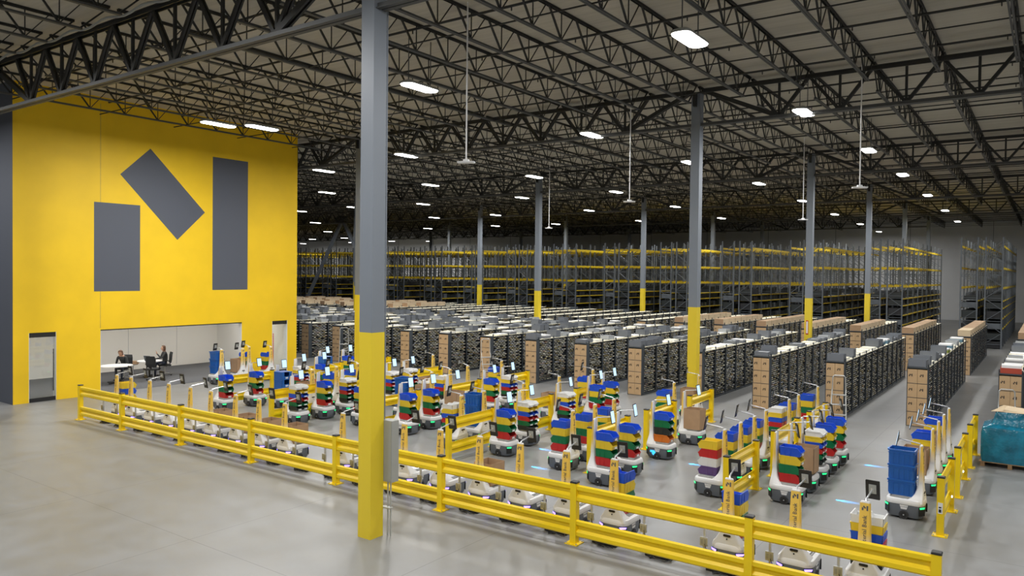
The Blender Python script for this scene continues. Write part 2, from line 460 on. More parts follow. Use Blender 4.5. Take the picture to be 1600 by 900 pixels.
for j in range(-1, 6):
    y0 = CY0 + j * DY; cnt = 0
    ymax = y0 + DY
    kk = range(-8, 80)
    for k in kk:
        x = CX0 - k * JP
        if x > 0.6: continue
        if j == -1 and not (-29 < x < -6): continue
        if j == 0 and x < XW + 0.4: continue
        if j >= 1 and x < -1.25 * min(ymax, 92) - 2: continue
        if j >= 4 and k % 2: continue
        cnt += 1
        lb = 'thin bar joist, %s from right in the %s roof bay from camera' % (ordn(cnt), ordn(j + 2))
        t = thing('bar_joist', lb, 'roof joist', (x, y0, 0), 0, 'bar joists under the roof deck')
        for nm, me in zip(('top_chord', 'bottom_chord', 'web_members'), (jl if j == 5 else jm)): link(nm, me, t)

# sprinkler pipes and thin bridging rods across the joists
k = 0
y = 11.45
while y < 97:
    xl = XW + 0.3 if y < YW1 + 0.5 else max(-1.25 * y - 4, -124)
    n = int((y - CY0) // DY)
    if abs((y - CY0) % DY) > 0.4:
        k += 1
        g = MB(); g.tube([(xl, y, 10.93), (12, y, 10.93)], 0.032, 'steel_dark', 6)
        xx = -1.0
        while xx > max(xl, -60): g.box(xx - 0.012, xx + 0.012, y - 0.012, y + 0.012, 10.82, 10.93, 'steel_dark'); xx -= 3.1
        link('sprinkler_pipe', g.mesh('sprinkler_pipe'), label='dark sprinkler pipe crossing under the roof, %s from the camera' % ordn(k), cat='pipe', group='sprinkler pipes')
        g = MB(); g.box(xl, 12, y - 0.34, y - 0.31, 10.42, 10.45, 'steel_dark')
        link('bridging_rod', g.mesh('bridging_rod'), label='thin rods across the joists beside the %s sprinkler pipe from camera' % ordn(k), cat='roof rod', group='bridging rods')
    y += 2.9
g = MB(); pts = []
for q in range(60):
    x = -9.9 - q * 0.27; ph = ((x - CX0) / JP) % 1.0
    pts.append((x, CY0 - 0.2, 10.83 - 0.10 * math.sin(PI * ph) ** 2))
g.tube(pts, 0.03, 'box_grey', 6)
link('sagging_hose', g.mesh('sagging_hose'), label='pale hose sagging along the top of the nearest roof truss', cat='hose')

# ---------------------------------------------------------------- high bay lamps
def lamp_parts():
    g = MB(); g.loft([[(x, y, z) for x, y in rrect(0.225 * q, 0.64 * r_, 0.14 * q, 4)] for z, q, r_ in ((0.0, 1, 1), (0.05, 1, 1), (0.09, 0.7, 0.9))], 'box_grey'); hs = g.mesh('housing')
    g = MB(); g.loft([[(x, y, z) for x, y in rrect(0.215, 0.63, 0.20, 6)] for z in (-0.02, 0.0)], 'lamp_lens'); ln = g.mesh('lens')
    g = MB(); g.box(-0.01, 0.01, -0.45, -0.43, 0.08, 1.36, 'steel_grey'); g.box(-0.01, 0.01, 0.43, 0.45, 0.08, 1.36, 'steel_grey'); g.box(-0.012, 0.012, -0.455, 0.455, 0.9, 0.92, 'steel_grey'); hg = g.mesh('hanger')
    return hs, ln, hg
LH, LL, LG = lamp_parts()
ld = bpy.data.lights.new('high_bay', 'AREA'); ld.shape = 'RECTANGLE'; ld.size = 0.34; ld.size_y = 1.16; ld.energy = LAMP_POWER; ld.color = (1.0, 0.995, 0.985)
LIGHTS = [(-6.4,15.5),(-14.2,15.5),(-6.3,24.3),(-13.7,24.2),(-22.9,24.2),(-6,32.9),(-13.1,41.7),(-6,41.5),(-22.1,33),(-30,25.7),(-23.7,15.6),(-22.9,16.8),
 (-29.4,33.1),(-38.1,32.9),(-21.8,41.6),(-28.9,41.7),(-6.2,52.5),(-14.3,65.1),(-13.6,52.6),(-22.7,52.7),(-30,52.7),(-38.1,42.1),(-6.5,65),(-6.8,77.9),
 (-14.8,77.9),(-15.5,91.7),(-23.7,65.1),(-41.1,65.4),(-46.5,52.9),(-58.7,65.7),(-13.3,32.4),(-62.9,52.8),(-75.6,65.5),(-87.6,79.1),(-39.5,53),(-48.6,65.2),
 (-88.8,90.5),(-82.6,92.8),(-31.5,64.9),(-44.9,41.5),
 # extra back-wall lamps first, then the same grid goes on outside the picture
 (-100,92),(-113,92),(-96,80),  # lamps added to brighten the left of the back wall
 (2.0,15.5),(2.0,24.3),(2.0,33),(2.0,41.6),(2.0,52.6),(2.0,65),(-6.3,6.6),(-14,6.6),(-22.5,6.6),(-30,6.6),(2,6.6),(-6.3,-2.2),(-14,-2.2),(-22.5,-2.2),(2,-2.2),(-38,6.6),(-52,42)]
LIGHTS.sort(key=lambda p: (round(p[1] / 4), -p[0]))
for n, (x, y) in enumerate(LIGHTS):
    z = 9.8
    t = thing('high_bay_lamp', 'glowing oblong high bay lamp hanging in roof, %s counting row by row from camera' % ordn(n + 1), 'ceiling lamp', (x, y, z), 0, 'high bay lamps')
    link('housing', LH, t); link('lens', LL, t, label='bright white lens'); link('hanger', LG, t)
    o = link('lamp_light', ld, t, (0, 0, -0.03))

# pendant access points on white rods
g = MB(); g.tube([(0, 0, 0.09), (0, 0, 3.75)], 0.018, 'label_white', 6); rod = g.mesh('rod')
g = MB(); g.loft([[(x, y, z) for x, y in rrect(a, b2, 0.03, 3)] for z, a, b2 in ((0.0, 0.20, 0.10), (0.035, 0.21, 0.11), (0.045, 0.08, 0.05), (0.09, 0.07, 0.04))], 'label_white'); apm = g.mesh('access_point')
for (x, y), lb in zip([(-11.2, 13.85), (-12.2, 24.3), (-4.52, 23.6), (-9.2, 35.7), (-23.2, 36.2)],
    ['hung beside the nearest column', 'hung left of second right-hand column', 'hung at far right over shelving rows', 'hung behind the third right-hand column', 'far back mid hall']):
    t = thing('ceiling_antenna', 'small white device on a long thin white rod, ' + lb, 'antenna', (x, y, 7.3), 0.5, 'white rod pendants')
    link('rod', rod, t); link('antenna_body', apm, t)
# ---------------------------------------------------------------- guard rail fences
def rail_profile(zc, h=0.30):
    # corrugated beam section (two ridges): list of (offset, z)
    q = [(-0.02, -0.5), (-0.045, -0.42), (-0.045, -0.22), (0.0, -0.08), (0.0, 0.08), (-0.045, 0.22), (-0.045, 0.42), (-0.02, 0.5)]
    front = [(a, zc + b * h) for a, b in q]; back = [(a + 0.012, zc + b * h * 0.985) for a, b in q][::-1]
    return front + back
_rail = {}
def rail(L, mirror=False):
    k = (round(L, 3), mirror)
    if k in _rail: return _rail[k]
    out = []
    for zc in (0.285, 0.90):
        g = MB(); pr = rail_profile(zc)
        g.prism([((-u if mirror else u), v) for u, v in pr], 'x', 0.0, L, 'yellow_paint')
        g.box(0, 0.01, -0.03, 0.03, zc - 0.13, zc + 0.13, 'yellow_paint'); g.box(L - 0.01, L, -0.03, 0.03, zc - 0.13, zc + 0.13, 'yellow_paint')
        out.append(g.mesh('rail'))
    _rail[k] = out; return out
g = MB(); g.box(-0.06, 0.06, -0.06, 0.06, 0.015, 1.07, 'yellow_paint'); POST = g.mesh('post')
g = MB(); g.loft([[(x, y, z) for x, y in rrect(a, a, 0.012, 2)] for z, a in ((1.07, 0.066), (1.09, 0.066), (1.1, 0.055))], 'black'); PCAP = g.mesh('post_cap')
g = MB(); g.box(-0.125, 0.125, -0.125, 0.125, 0, 0.015, 'yellow_paint')
for sx in (-1, 1):
    for sy in (-1, 1): g.tube([(sx * 0.1, sy * 0.1, 0.01), (sx * 0.1, sy * 0.1, 0.035)], 0.012, 'silver', 6)
PBASE = g.mesh('base_plate')
def fence(name_label, origin, rz, posts, group=None, over=0.0, mirror=False, label_plate=False):
    t = thing('guard_rail', name_label, 'barrier', origin, rz, group)
    for i, px in enumerate(posts):
        p = link('post', POST, t, (px, 0, 0)); link('post_cap', PCAP, p, label='black plastic post cap'); link('base_plate', PBASE, p)
        if i:
            a = posts[i - 1] + 0.06; L = px - 0.06 - a
            for me in rail(round(L, 3), mirror): link('rail', me, t, (a, 0, 0))
    if over:
        for me in rail(over, mirror): link('rail', me, t, (posts[-1] + 0.06, 0, 0)); break
    return t
YF = 11.4467
FX = [-24.648] + [-22.1355 + 3.0815 * k for k in range(7)] + [-1.15]
fence('long yellow double-rail guard fence with black-capped posts crossing the foreground', (FX[0], YF, 0), 0, [round(x - FX[0], 3) for x in FX])
BX = [-1.55, -5.25, -8.85, -12.28, -15.97, -19.5, -23.25]     # barrier lines between the robot lanes
SEG = [[(15.87, 17.68), (18.9, 20.72), (22.05, 23.75)], [(14.97, 16.84), (18.17, 20.2), (21.4, 23.2)], [(15.75, 17.7), (18.83, 20.69), (21.85, 23.67)],
       [(14.6, 16.5), (17.6, 19.4), (20.89, 22.66)], [(15.9, 17.5), (18.85, 20.6), (21.75, 23.55)], [(14.7, 16.6), (17.75, 19.55), (20.85, 22.65)],
       [(15.77, 17.55), (18.97, 20.89), (22.0, 23.6)]]
side_names = ['rightmost barrier', 'second barrier from right', 'third barrier from right', 'fourth barrier from right', 'third barrier from left', 'second barrier from left', 'leftmost barrier']
for i, bx in enumerate(BX):
    for j, (a, b2) in enumerate(SEG[i]):
        pos = ['nearest', 'middle', 'farthest'][j]
        fence('short yellow double-rail barrier, %s piece of the %s line' % (pos, side_names[i]),
              (bx, a, 0), PI / 2, [0, round(b2 - a, 3)], 'short barriers between the robot lanes', mirror=True)
# sticker on the post nearest at right
g = MB(); g.box(-1.56 - 0.03, -1.56 + 0.05, 15.805, 15.809, 0.42, 0.62, 'label_white')
g.box(-1.575, -1.535, 15.802, 15.806, 0.44, 0.50, 'black'); g.box(-1.575, -1.535, 15.802, 15.806, 0.52, 0.545, 'black')
link('post_sticker', g.mesh('post_sticker'), label='white printed sticker low on the near post of the rightmost barrier', cat='sticker')

# ---------------------------------------------------------------- robots
def robot_meshes():
    M = {}
    g = MB()   # dark skirt with a stepped foot
    rings = []
    for z, s in ((0.035, 0.90), (0.07, 0.955), (0.16, 0.985), (0.27, 1.0), (0.285, 0.99)):
        rings.append([(x, y, z) for x, y in rrect(0.335 * s, 0.27 * s, 0.13 * s, 5)])
    g.loft(rings, 'robot_grey'); M['base_skirt'] = smooth_by_angle(g.mesh('base_skirt'))
    g = MB(); rings = []
    for z, s in ((0.285, 1.0), (0.30, 1.012), (0.345, 1.0), (0.375, 0.965), (0.385, 0.90)):
        rings.append([(x, y, z) for x, y in rrect(0.34 * s, 0.275 * s, 0.14 * s, 5)])
    g.loft(rings, 'robot_white'); M['top_cover'] = smooth_by_angle(g.mesh('top_cover'))
    g = MB(); g.loft([[(x, y, z) for x, y in rrect(0.215, 0.20, 0.06, 4, cx=0.06)] for z in (0.38, 0.405)], 'deck_grey')
    g.loft([[(x, y, z) for x, y in rrect(0.19, 0.17, 0.05, 4, cx=0.06)] for z in (0.405, 0.43)], 'silver')
    M['deck'] = g.mesh('deck')
    # mast: flared foot sweeping up into a slim tower
    sec = [(0.33, -0.325, -0.02, 0.25), (0.385, -0.325, -0.06, 0.235), (0.43, -0.322, -0.12, 0.205), (0.50, -0.318, -0.165, 0.165), (0.58, -0.312, -0.19, 0.118),
           (0.70, -0.306, -0.205, 0.094), (0.90, -0.298, -0.215, 0.084), (1.15, -0.288, -0.22, 0.078), (1.43, -0.275, -0.22, 0.068), (1.445, -0.268, -0.226, 0.06)]
    g = MB(); g.loft([[(x, y, z) for x, y in rrect((b2 - a) / 2, w, min(0.03, (b2 - a) / 2.2), 3, cx=(a + b2) / 2)] for z, a, b2, w in sec], 'robot_white')
    M['mast'] = smooth_by_angle(g.mesh('mast'), 50)
    g = MB(); sp = [q for q in sec if q[0] >= 0.69][:-1]
    rings = []
    for z, a, b2, w in sp:
        z = min(z, 1.425)
        rings.append([(b2 - 0.022, -w - 0.004, z), (a + 0.012, -w - 0.004, z), (a - 0.004, -w + 0.014, z), (a - 0.004, w - 0.014, z), (a + 0.012, w + 0.004, z), (b2 - 0.022, w + 0.004, z)])
    vs = [p for r in rings for p in r]; fs = [(i*6+k, i*6+k+1, (i+1)*6+k+1, (i+1)*6+k) for i in range(len(rings)-1) for k in range(5)]
    g.add(vs, fs, 'mast_wrap'); M['mast_wrap'] = g.mesh('mast_wrap')
    # dark rear slot and camera dot low on the back of the mast
    g = MB(); g.loft([[(x, y, z) for y, z in rrect(0.062, 0.018, 0.017, 4, cy=0.0)] for x in (-0.328, -0.318)], 'black')
    g.v = [(x, y, z + 0.52) for x, y, z in g.v]
    g2 = [(x, y * 0.16, (z - 0.52) * 0.6 + 0.465) for x, y, z in g.v]; f0 = list(g.f); n0 = len(g.v)
    g.add(g2, f0, 'black'); M['rear_slot'] = g.mesh('rear_slot')
    g = MB(); g.tube([(-0.25, 0, 1.42), (-0.22, 0, 1.47), (0.15, 0, 1.52)], 0.013, 'silver', 8); M['tablet_arm'] = g.mesh('tablet_arm')
    # tablet, built in its own frame then tilted
    def tilt(g):
        Mx = Matrix.Translation((0.17, 0, 1.52)) @ Matrix.Rotation(math.radians(-10), 4, 'Y')
        g.v = [tuple(Mx @ Vector(p)) for p in g.v]; return g
    g = MB(); g.loft([[(x, y, z) for y, z in rrect(0.10, 0.15, 0.012, 3)] for x in (0.0, 0.014)], 'black'); M['tablet'] = tilt(g).mesh('tablet')
    g = MB(); g.box(0.0145, 0.016, -0.088, 0.088, -0.13, 0.13, 'screen'); M['screen'] = tilt(g).mesh('screen')
    g = MB(); g.box(-0.014, -0.001, -0.052, 0.052, -0.055, 0.085, 'box_grey'); g.box(-0.03, -0.014, -0.02, 0.02, -0.02, 0.03, 'silver'); M['mount_plate'] = tilt(g).mesh('mount_plate')
    # wheel on the side
    g = MB()
    g.tube([(0, -0.014, 0), (0, 0.014, 0)], 0.085, 'rubber', 20)
    w = g.mesh('wheel'); M['wheel'] = smooth_by_angle(w)
    g = MB(); g.tube([(0, -0.018, 0), (0, 0.018, 0)], 0.058, 'black', 16)
    for k in range(3):
        a = k * 2 * PI / 3 + 0.5; g.bar((0, 0, 0), (0.055 * math.cos(a), 0, 0.055 * math.sin(a)), 0.046, 0.016, 'box_grey', up=(0, 1, 0.01))
    g.tube([(0, -0.022, 0), (0, 0.022, 0)], 0.013, 'silver', 10); M['hub'] = g.mesh('hub')
    # corner panel + light
    g = MB(); g.box(-0.012, 0.001, -0.072, 0.072, -0.10, 0.072, 'black'); M['corner_panel'] = g.mesh('corner_panel')
    for nm, mm in (('green', 'green_light'), ('violet', 'violet_light')):
        g = MB(); g.prism([(-0.066, 0.066), (0.066, 0.066), (0.052, 0.034), (-0.052, 0.034)], 'x', 0.001, 0.006, mm); M['light_' + nm] = g.mesh('status_light')
    g = MB(); g.prism([(-0.075, 0.275), (0.075, 0.275), (0.05, 0.195), (-0.05, 0.195)], 'y', -0.275, -0.268, 'label_white'); M['badge'] = g.mesh('badge')
    M['badge_text'] = text_mesh('LOCUS', 0.038, 'dark_grey'); M['mast_text'] = text_mesh('Material Bank', 0.088, 'logo_grey')
    g = MB(); s = 0.085 / 6.62
    for poly in ([(13.96, 3.88), (15.71, 3.88), (15.71, 7.22), (13.96, 7.22)], [(18.85, 3.88), (20.58, 3.88), (20.58, 9.53), (18.85, 9.53)], [(17.26, 5.94), (18.49, 7.14), (16.12, 9.49), (14.93, 8.35)]):
        g.prism([((u - 17.27) * s, (v - 6.7) * s) for u, v in poly], 'x', -0.001, 0.0, 'logo_grey')
    M['emblem'] = g.mesh('emblem')
    return M
RM = robot_meshes()
ROBOTS = []
def robot(x, y, rz, ref, state='green', swing=0.0, desc='', group=None, turn=0.0):
    lb = 'white delivery robot, ' + desc + ' ' + ref
    t = thing('delivery_robot', lb, 'robot', (x, y, 0), rz, group)
    sk = link('base_skirt', RM['base_skirt'], t)
    link('top_cover', RM['top_cover'], t); link('deck', RM['deck'], t)
    ms = link('mast', RM['mast'], t)
    wr = link('mast_wrap', RM['mast_wrap'], ms, label='yellow printed film round the mast')
    link('rear_slot', RM['rear_slot'], ms)
    em = link('emblem', RM['emblem'], ms, (-0.2845, 0, 1.345)); em.rotation_euler = (0, math.radians(2.0), PI)
    em.rotation_euler = (0, 0, PI)
    em.location = (-0.286, 0, 1.35)
    tx = link('mast_lettering', RM['mast_text'], ms, (-0.301, 0, 1.0))
    # lettering stands on the rear face reading upwards
    tx.rotation_euler = Matrix(((0, 0, -1), (0, 1, 0), (1, 0, 0))).to_euler() if False else (Matrix(((0.0, 0.035, -1.0), (0.0, 1.0, 0.0), (1.0, 0.0, 0.035))).to_euler())
    tx.rotation_euler = Matrix(((0.035, 0.0, -1.0), (0.0, 1.0, 0.0), (1.0, 0.0, 0.035))).to_euler()
    arm = link('tablet_arm', RM['tablet_arm'], t)
    tb = link('tablet', RM['tablet'], t); link('screen', RM['screen'], tb, label='lit pale blue screen'); link('mount_plate', RM['mount_plate'], tb)
    if swing:
        for o in (arm, tb):
            o.matrix_local = Matrix.Translation((-0.25, 0, 0)) @ Matrix.Rotation(swing, 4, 'Z') @ Matrix.Translation((0.25, 0, 0))
    if turn:
        tb.matrix_local = tb.matrix_local @ Matrix.Translation((0.17, 0, 0)) @ Matrix.Rotation(turn, 4, 'Z') @ Matrix.Translation((-0.17, 0, 0))
    for s in (-1, 1):
        w = link('wheel', RM['wheel'], t, (0.0, s * 0.270, 0.088)); link('hub', RM['hub'], w)
        bd = link('badge', RM['badge'], t, (0, 0, 0), 0 if s < 0 else PI)
        tt = link('badge_lettering', RM['badge_text'], bd, (0, -0.2765, 0.243)); tt.rotation_euler = (PI / 2, 0, 0)
    for sx, sy in ((1, 1), (1, -1), (-1, 1), (-1, -1)):
        a = math.atan2(sy, sx) * 1.0
        nx = 0.262; ny = 0.197; r = 0.105
        ang = {(1, 1): 35, (1, -1): -35, (-1, 1): 145, (-1, -1): -145}[(sx, sy)]
        ca, sa = math.cos(math.radians(ang)), math.sin(math.radians(ang))
        px, py = sx * 0.205 + ca * 0.131, sy * 0.14 + sa * 0.131
        p = link('corner_panel', RM['corner_panel'], sk, (px, py, 0.20), math.radians(ang))
        link('status_light', RM['light_' + state], p, label=('glowing green corner light' if state == 'green' else 'glowing violet corner light'))
    ROBOTS.append(t); return t

# ---------------------------------------------------------------- bins, totes and cartons the robots carry
def hopper_bin(L, W, H, material):
    g = MB(); t = 0.008; l0, w0 = L * 0.5, W * 0.5; bl, bw = l0 * 0.95, w0 * 0.93
    g.box(-bl, bl * 0.92, -bw, bw, 0, t, material)
    lip = H * 0.50
    for s in (-1, 1):   # side walls with sloped front cut-out
        pi = [(-bl, 0.0, bw), (bl * 0.92, 0.0, bw), (l0, lip, bw + (w0 - bw) * 0.42), (l0 * 0.64, H, w0), (-l0, H, w0)]
        vs = [(u, s * w, v) for u, v, w in pi] + [(u, s * (w - t), v) for u, v, w in pi]
        n = 5; g.add(vs, [tuple(range(n)), tuple(range(n, 2*n))[::-1]] + [(k, (k+1) % n, n + (k+1) % n, n + k) for k in range(n)], material)
        g.box(-l0, l0 * 0.64, min(s * w0, s * (w0 + 0.008)), max(s * w0, s * (w0 + 0.008)), H - 0.018, H, material)
        for k in (-0.5, 0.0): g.box(l0 * k - 0.006, l0 * k + 0.006, min(s * (bw + 0.004), s * w0), max(s * (bw + 0.004), s * w0), 0.02, H * 0.86, material)
    g.add([(-bl, -bw, 0), (-bl, bw, 0), (-l0, w0, H), (-l0, -w0, H), (-bl + t, -bw, 0), (-bl + t, bw, 0), (-l0 + t, w0, H), (-l0 + t, -w0, H)], [(0,1,2,3), (7,6,5,4), (2,6,7,3), (0,3,7,4), (1,5,6,2)], material)
    wl = bw + (w0 - bw) * 0.42
    g.add([(bl*0.92, -bw, 0), (bl*0.92, bw, 0), (l0, wl, lip), (l0, -wl, lip), (bl*0.92 - t, -bw, 0), (bl*0.92 - t, bw, 0), (l0 - t, wl, lip), (l0 - t, -wl, lip)], [(3,2,1,0), (4,5,6,7), (3,7,6,2), (0,4,7,3), (1,2,6,5)], material)
    g.box(l0 - 0.004, l0 + 0.006, -wl, wl, lip - 0.012, lip + 0.002, material)
    return g.mesh('storage_bin')
def bin_label(L, H):
    g = MB(); x = L * 0.495; g.box(x - 0.006, x + 0.004, -0.055, 0.055, H * 0.10, H * 0.34, 'label_white'); return g.mesh('paper_label')
CN = {'B': 'blue', 'Y': 'yellow', 'G': 'green', 'R': 'red', 'W': 'white', 'P': 'purple', 'K': 'black', 'O': 'orange'}
BIG = {k: hopper_bin(0.44, 0.31, 0.185, v + '_bin') for k, v in CN.items()}
SML = {k: hopper_bin(0.40, 0.215, 0.125, v + '_bin') for k, v in CN.items()}
LBL = {'b': bin_label(0.44, 0.185), 's': bin_label(0.40, 0.125)}
def tote_mesh():
    g = MB(); H = 0.31; a, b2 = 0.235, 0.19
    t = 0.01
    o = rrect(a, b2, 0.04, 3); i_ = rrect(a - t, b2 - t, 0.035, 3)
    ob = rrect(a * 0.94, b2 * 0.93, 0.04, 3)
    n = len(o)
    vs = [(x, y, 0) for x, y in ob] + [(x, y, H) for x, y in o] + [(x, y, H) for x, y in i_] + [(x * 0.94, y * 0.93, t) for x, y in i_]
    fs = [(k, (k+1)%n, n+(k+1)%n, n+k) for k in range(n)] + [(n+k, n+(k+1)%n, 2*n+(k+1)%n, 2*n+k) for k in range(n)] + [(2*n+k, 2*n+(k+1)%n, 3*n+(k+1)%n, 3*n+k) for k in range(n)]
    fs += [tuple(range(n))[::-1], tuple(3*n + k for k in range(n))]
    g.add(vs, fs, 'blue_tote')
    for z0, z1, e in ((H - 0.03, H, 0.010), (H - 0.075, H - 0.065, 0.006)):
        g.box(-a - e, a + e, -b2 - e, -b2 + 0.003, z0, z1, 'blue_tote'); g.box(-a - e, a + e, b2 - 0.003, b2 + e, z0, z1, 'blue_tote')
        g.box(-a - e, -a + 0.003, -b2, b2, z0, z1, 'blue_tote'); g.box(a - 0.003, a + e, -b2, b2, z0, z1, 'blue_tote')
    for k in (-0.6, -0.2, 0.2, 0.6):
        g.box(a * k - 0.005, a * k + 0.005, -b2 - 0.004, b2 + 0.004, 0.02, H - 0.08, 'blue_tote') if False else None
        for s in (-1, 1): g.box(a * k - 0.005, a * k + 0.005, min(s * b2 * 0.96, s * (b2 + 0.003)), max(s * b2 * 0.96, s * (b2 + 0.003)), 0.02, H - 0.07, 'blue_tote')
        for s in (-1, 1): g.box(min(s * a * 0.96, s * (a + 0.003)), max(s * a * 0.96, s * (a + 0.003)), b2 * k - 0.005, b2 * k + 0.005, 0.02, H - 0.07, 'blue_tote')
    return g.mesh('plastic_tote')
TOTE = tote_mesh()
def front_tote():
    g = MB(); H = 0.27; a, b2, t = 0.22, 0.20, 0.01
    g.box(-a, a, -b2, b2, 0, t, 'blue_tote'); g.box(-a, -a + t, -b2, b2, 0, H, 'blue_tote')
    for s in (-1, 1): g.box(-a, a, min(s*b2, s*(b2-t)), max(s*b2, s*(b2-t)), 0, H, 'blue_tote'); g.box(-a, a, min(s*b2, s*(b2+.008)), max(s*b2, s*(b2+.008)), H-.03, H, 'blue_tote')
    g.box(a - t, a, -b2, b2, 0, 0.12, 'blue_tote'); g.box(a - t, a, -b2, -b2 * 0.5, 0.12, H, 'blue_tote'); g.box(a - t, a, b2 * 0.5, b2, 0.12, H, 'blue_tote')
    g.box(a, a + 0.004, -0.05, 0.05, 0.04, 0.09, 'label_white'); g.box(-a, a, -b2, b2, H - 0.004, H, 'blue_tote')
    return g.mesh('plastic_tote')
FTOTE = front_tote()
def open_carton(a, b2, H, flaps=False):
    g = MB(); t = 0.008
    g.box(-a, a, -b2, b2, 0, t, 'cardboard'); g.box(-a, -a+t, -b2, b2, 0, H, 'cardboard'); g.box(a-t, a, -b2, b2, 0, H, 'cardboard')
    g.box(-a, a, -b2, -b2+t, 0, H, 'cardboard'); g.box(-a, a, b2-t, b2, 0, H, 'cardboard')
    return g.mesh('cardboard_box')
CARTON = open_carton(0.24, 0.21, 0.56); CARTON_S = open_carton(0.23, 0.22, 0.44)
def local(t, dx, dy, z):
    c, s = math.cos(t.rotation_euler.z), math.sin(t.rotation_euler.z)
    return (t.location.x + dx * c - dy * s, t.location.y + dx * s + dy * c, z)
def put(name, me, t, dx, dy, z, label, cat, group, jit=0.0):
    return link(name, me, None, local(t, dx, dy, z), t.rotation_euler.z + random.uniform(-jit, jit), label, cat, group)
LAYER = ['bottom', 'second from bottom', 'third from bottom', 'fourth from bottom', 'fifth from bottom', 'top']
def load(t, code, ref):
    Z = 0.432
    def tall(cols_, grp):
        n = len(cols_)
        for i, c in enumerate(cols_[::-1]):
            lv = 'top' if i == n - 1 else LAYER[i]
            z = Z + i * 0.187; dx = 0.07 + random.uniform(-0.008, 0.008)
            o = put('storage_bin', BIG[c], t, dx, random.uniform(-0.006, 0.006), z, '%s plastic bin, %s, robot %s' % (CN[c], lv, ref), 'bin', grp, 0.03)
            link('paper_label', LBL['b'], o, label='small white label')
    if code == 'B': tall('BYGR', 'large bins on robots')
    elif code == 'X': tall('BGKO', 'large bins on robots')
    elif code == 'P': tall('YRWP', 'large bins on robots')
    elif code == 'Y2': tall('YBYR', 'large bins on robots')
    elif code in ('W', 'V'):
        seq = 'WYBRGK' if code == 'W' else 'WYB'
        n = len(seq)
        z0 = Z if code == 'W' else Z + 0.36
        if code == 'V':
            seq = 'WYBRGK'; z0 = Z; n = 6
        for i, c in enumerate(seq[::-1]):
            lv = 'top' if i == n - 1 else LAYER[i]
            for sy, sn in ((-0.117, 'one side'), (0.117, 'other side')):
                side = 'right-hand' if (sy < 0) else 'left-hand'
                o = put('storage_bin', SML[c], t, 0.07, sy, z0 + i * 0.127, '%s small bin, %s, %s, robot %s' % (CN[c], lv, side, ref), 'bin', 'small paired bins on robots', 0.015)
                link('paper_label', LBL['s'], o, label='small white label')
    elif code == 'T':
        for i in range(3): put('plastic_tote', TOTE, t, 0.075, 0, Z + i * 0.297, 'ribbed blue tote, %s of three, robot %s' % (['bottom', 'middle', 'top'][i], ref), 'tote', 'blue totes on robots', 0.01)
    elif code == 't':
        for i in range(3): put('plastic_tote', FTOTE, t, 0.07, 0, Z + i * 0.272, 'open-fronted blue tote, %s, robot %s' % (['bottom', 'middle', 'top'][i], ref), 'tote', 'blue totes on robots', 0.01)
    elif code == 'C': put('cardboard_box', CARTON, t, 0.07, 0, Z, 'tall open cardboard box, robot ' + ref, 'box', 'cardboard boxes on robots', 0.04)
    elif code == 'c': put('cardboard_box', CARTON_S, t, 0.07, 0, Z, 'open brown cardboard box, robot ' + ref, 'box', 'cardboard boxes on robots', 0.04)

DESC = {'B': 'four-colour bins', 'X': 'orange-bottomed bins', 'P': 'purple-bottomed bins', 'W': 'six small-bin layers',
        'V': 'white-topped bins', 'T': 'blue totes', 't': 'open-fronted totes', 'C': 'tall cardboard box', 'c': 'cardboard box', 'O': 'empty'}
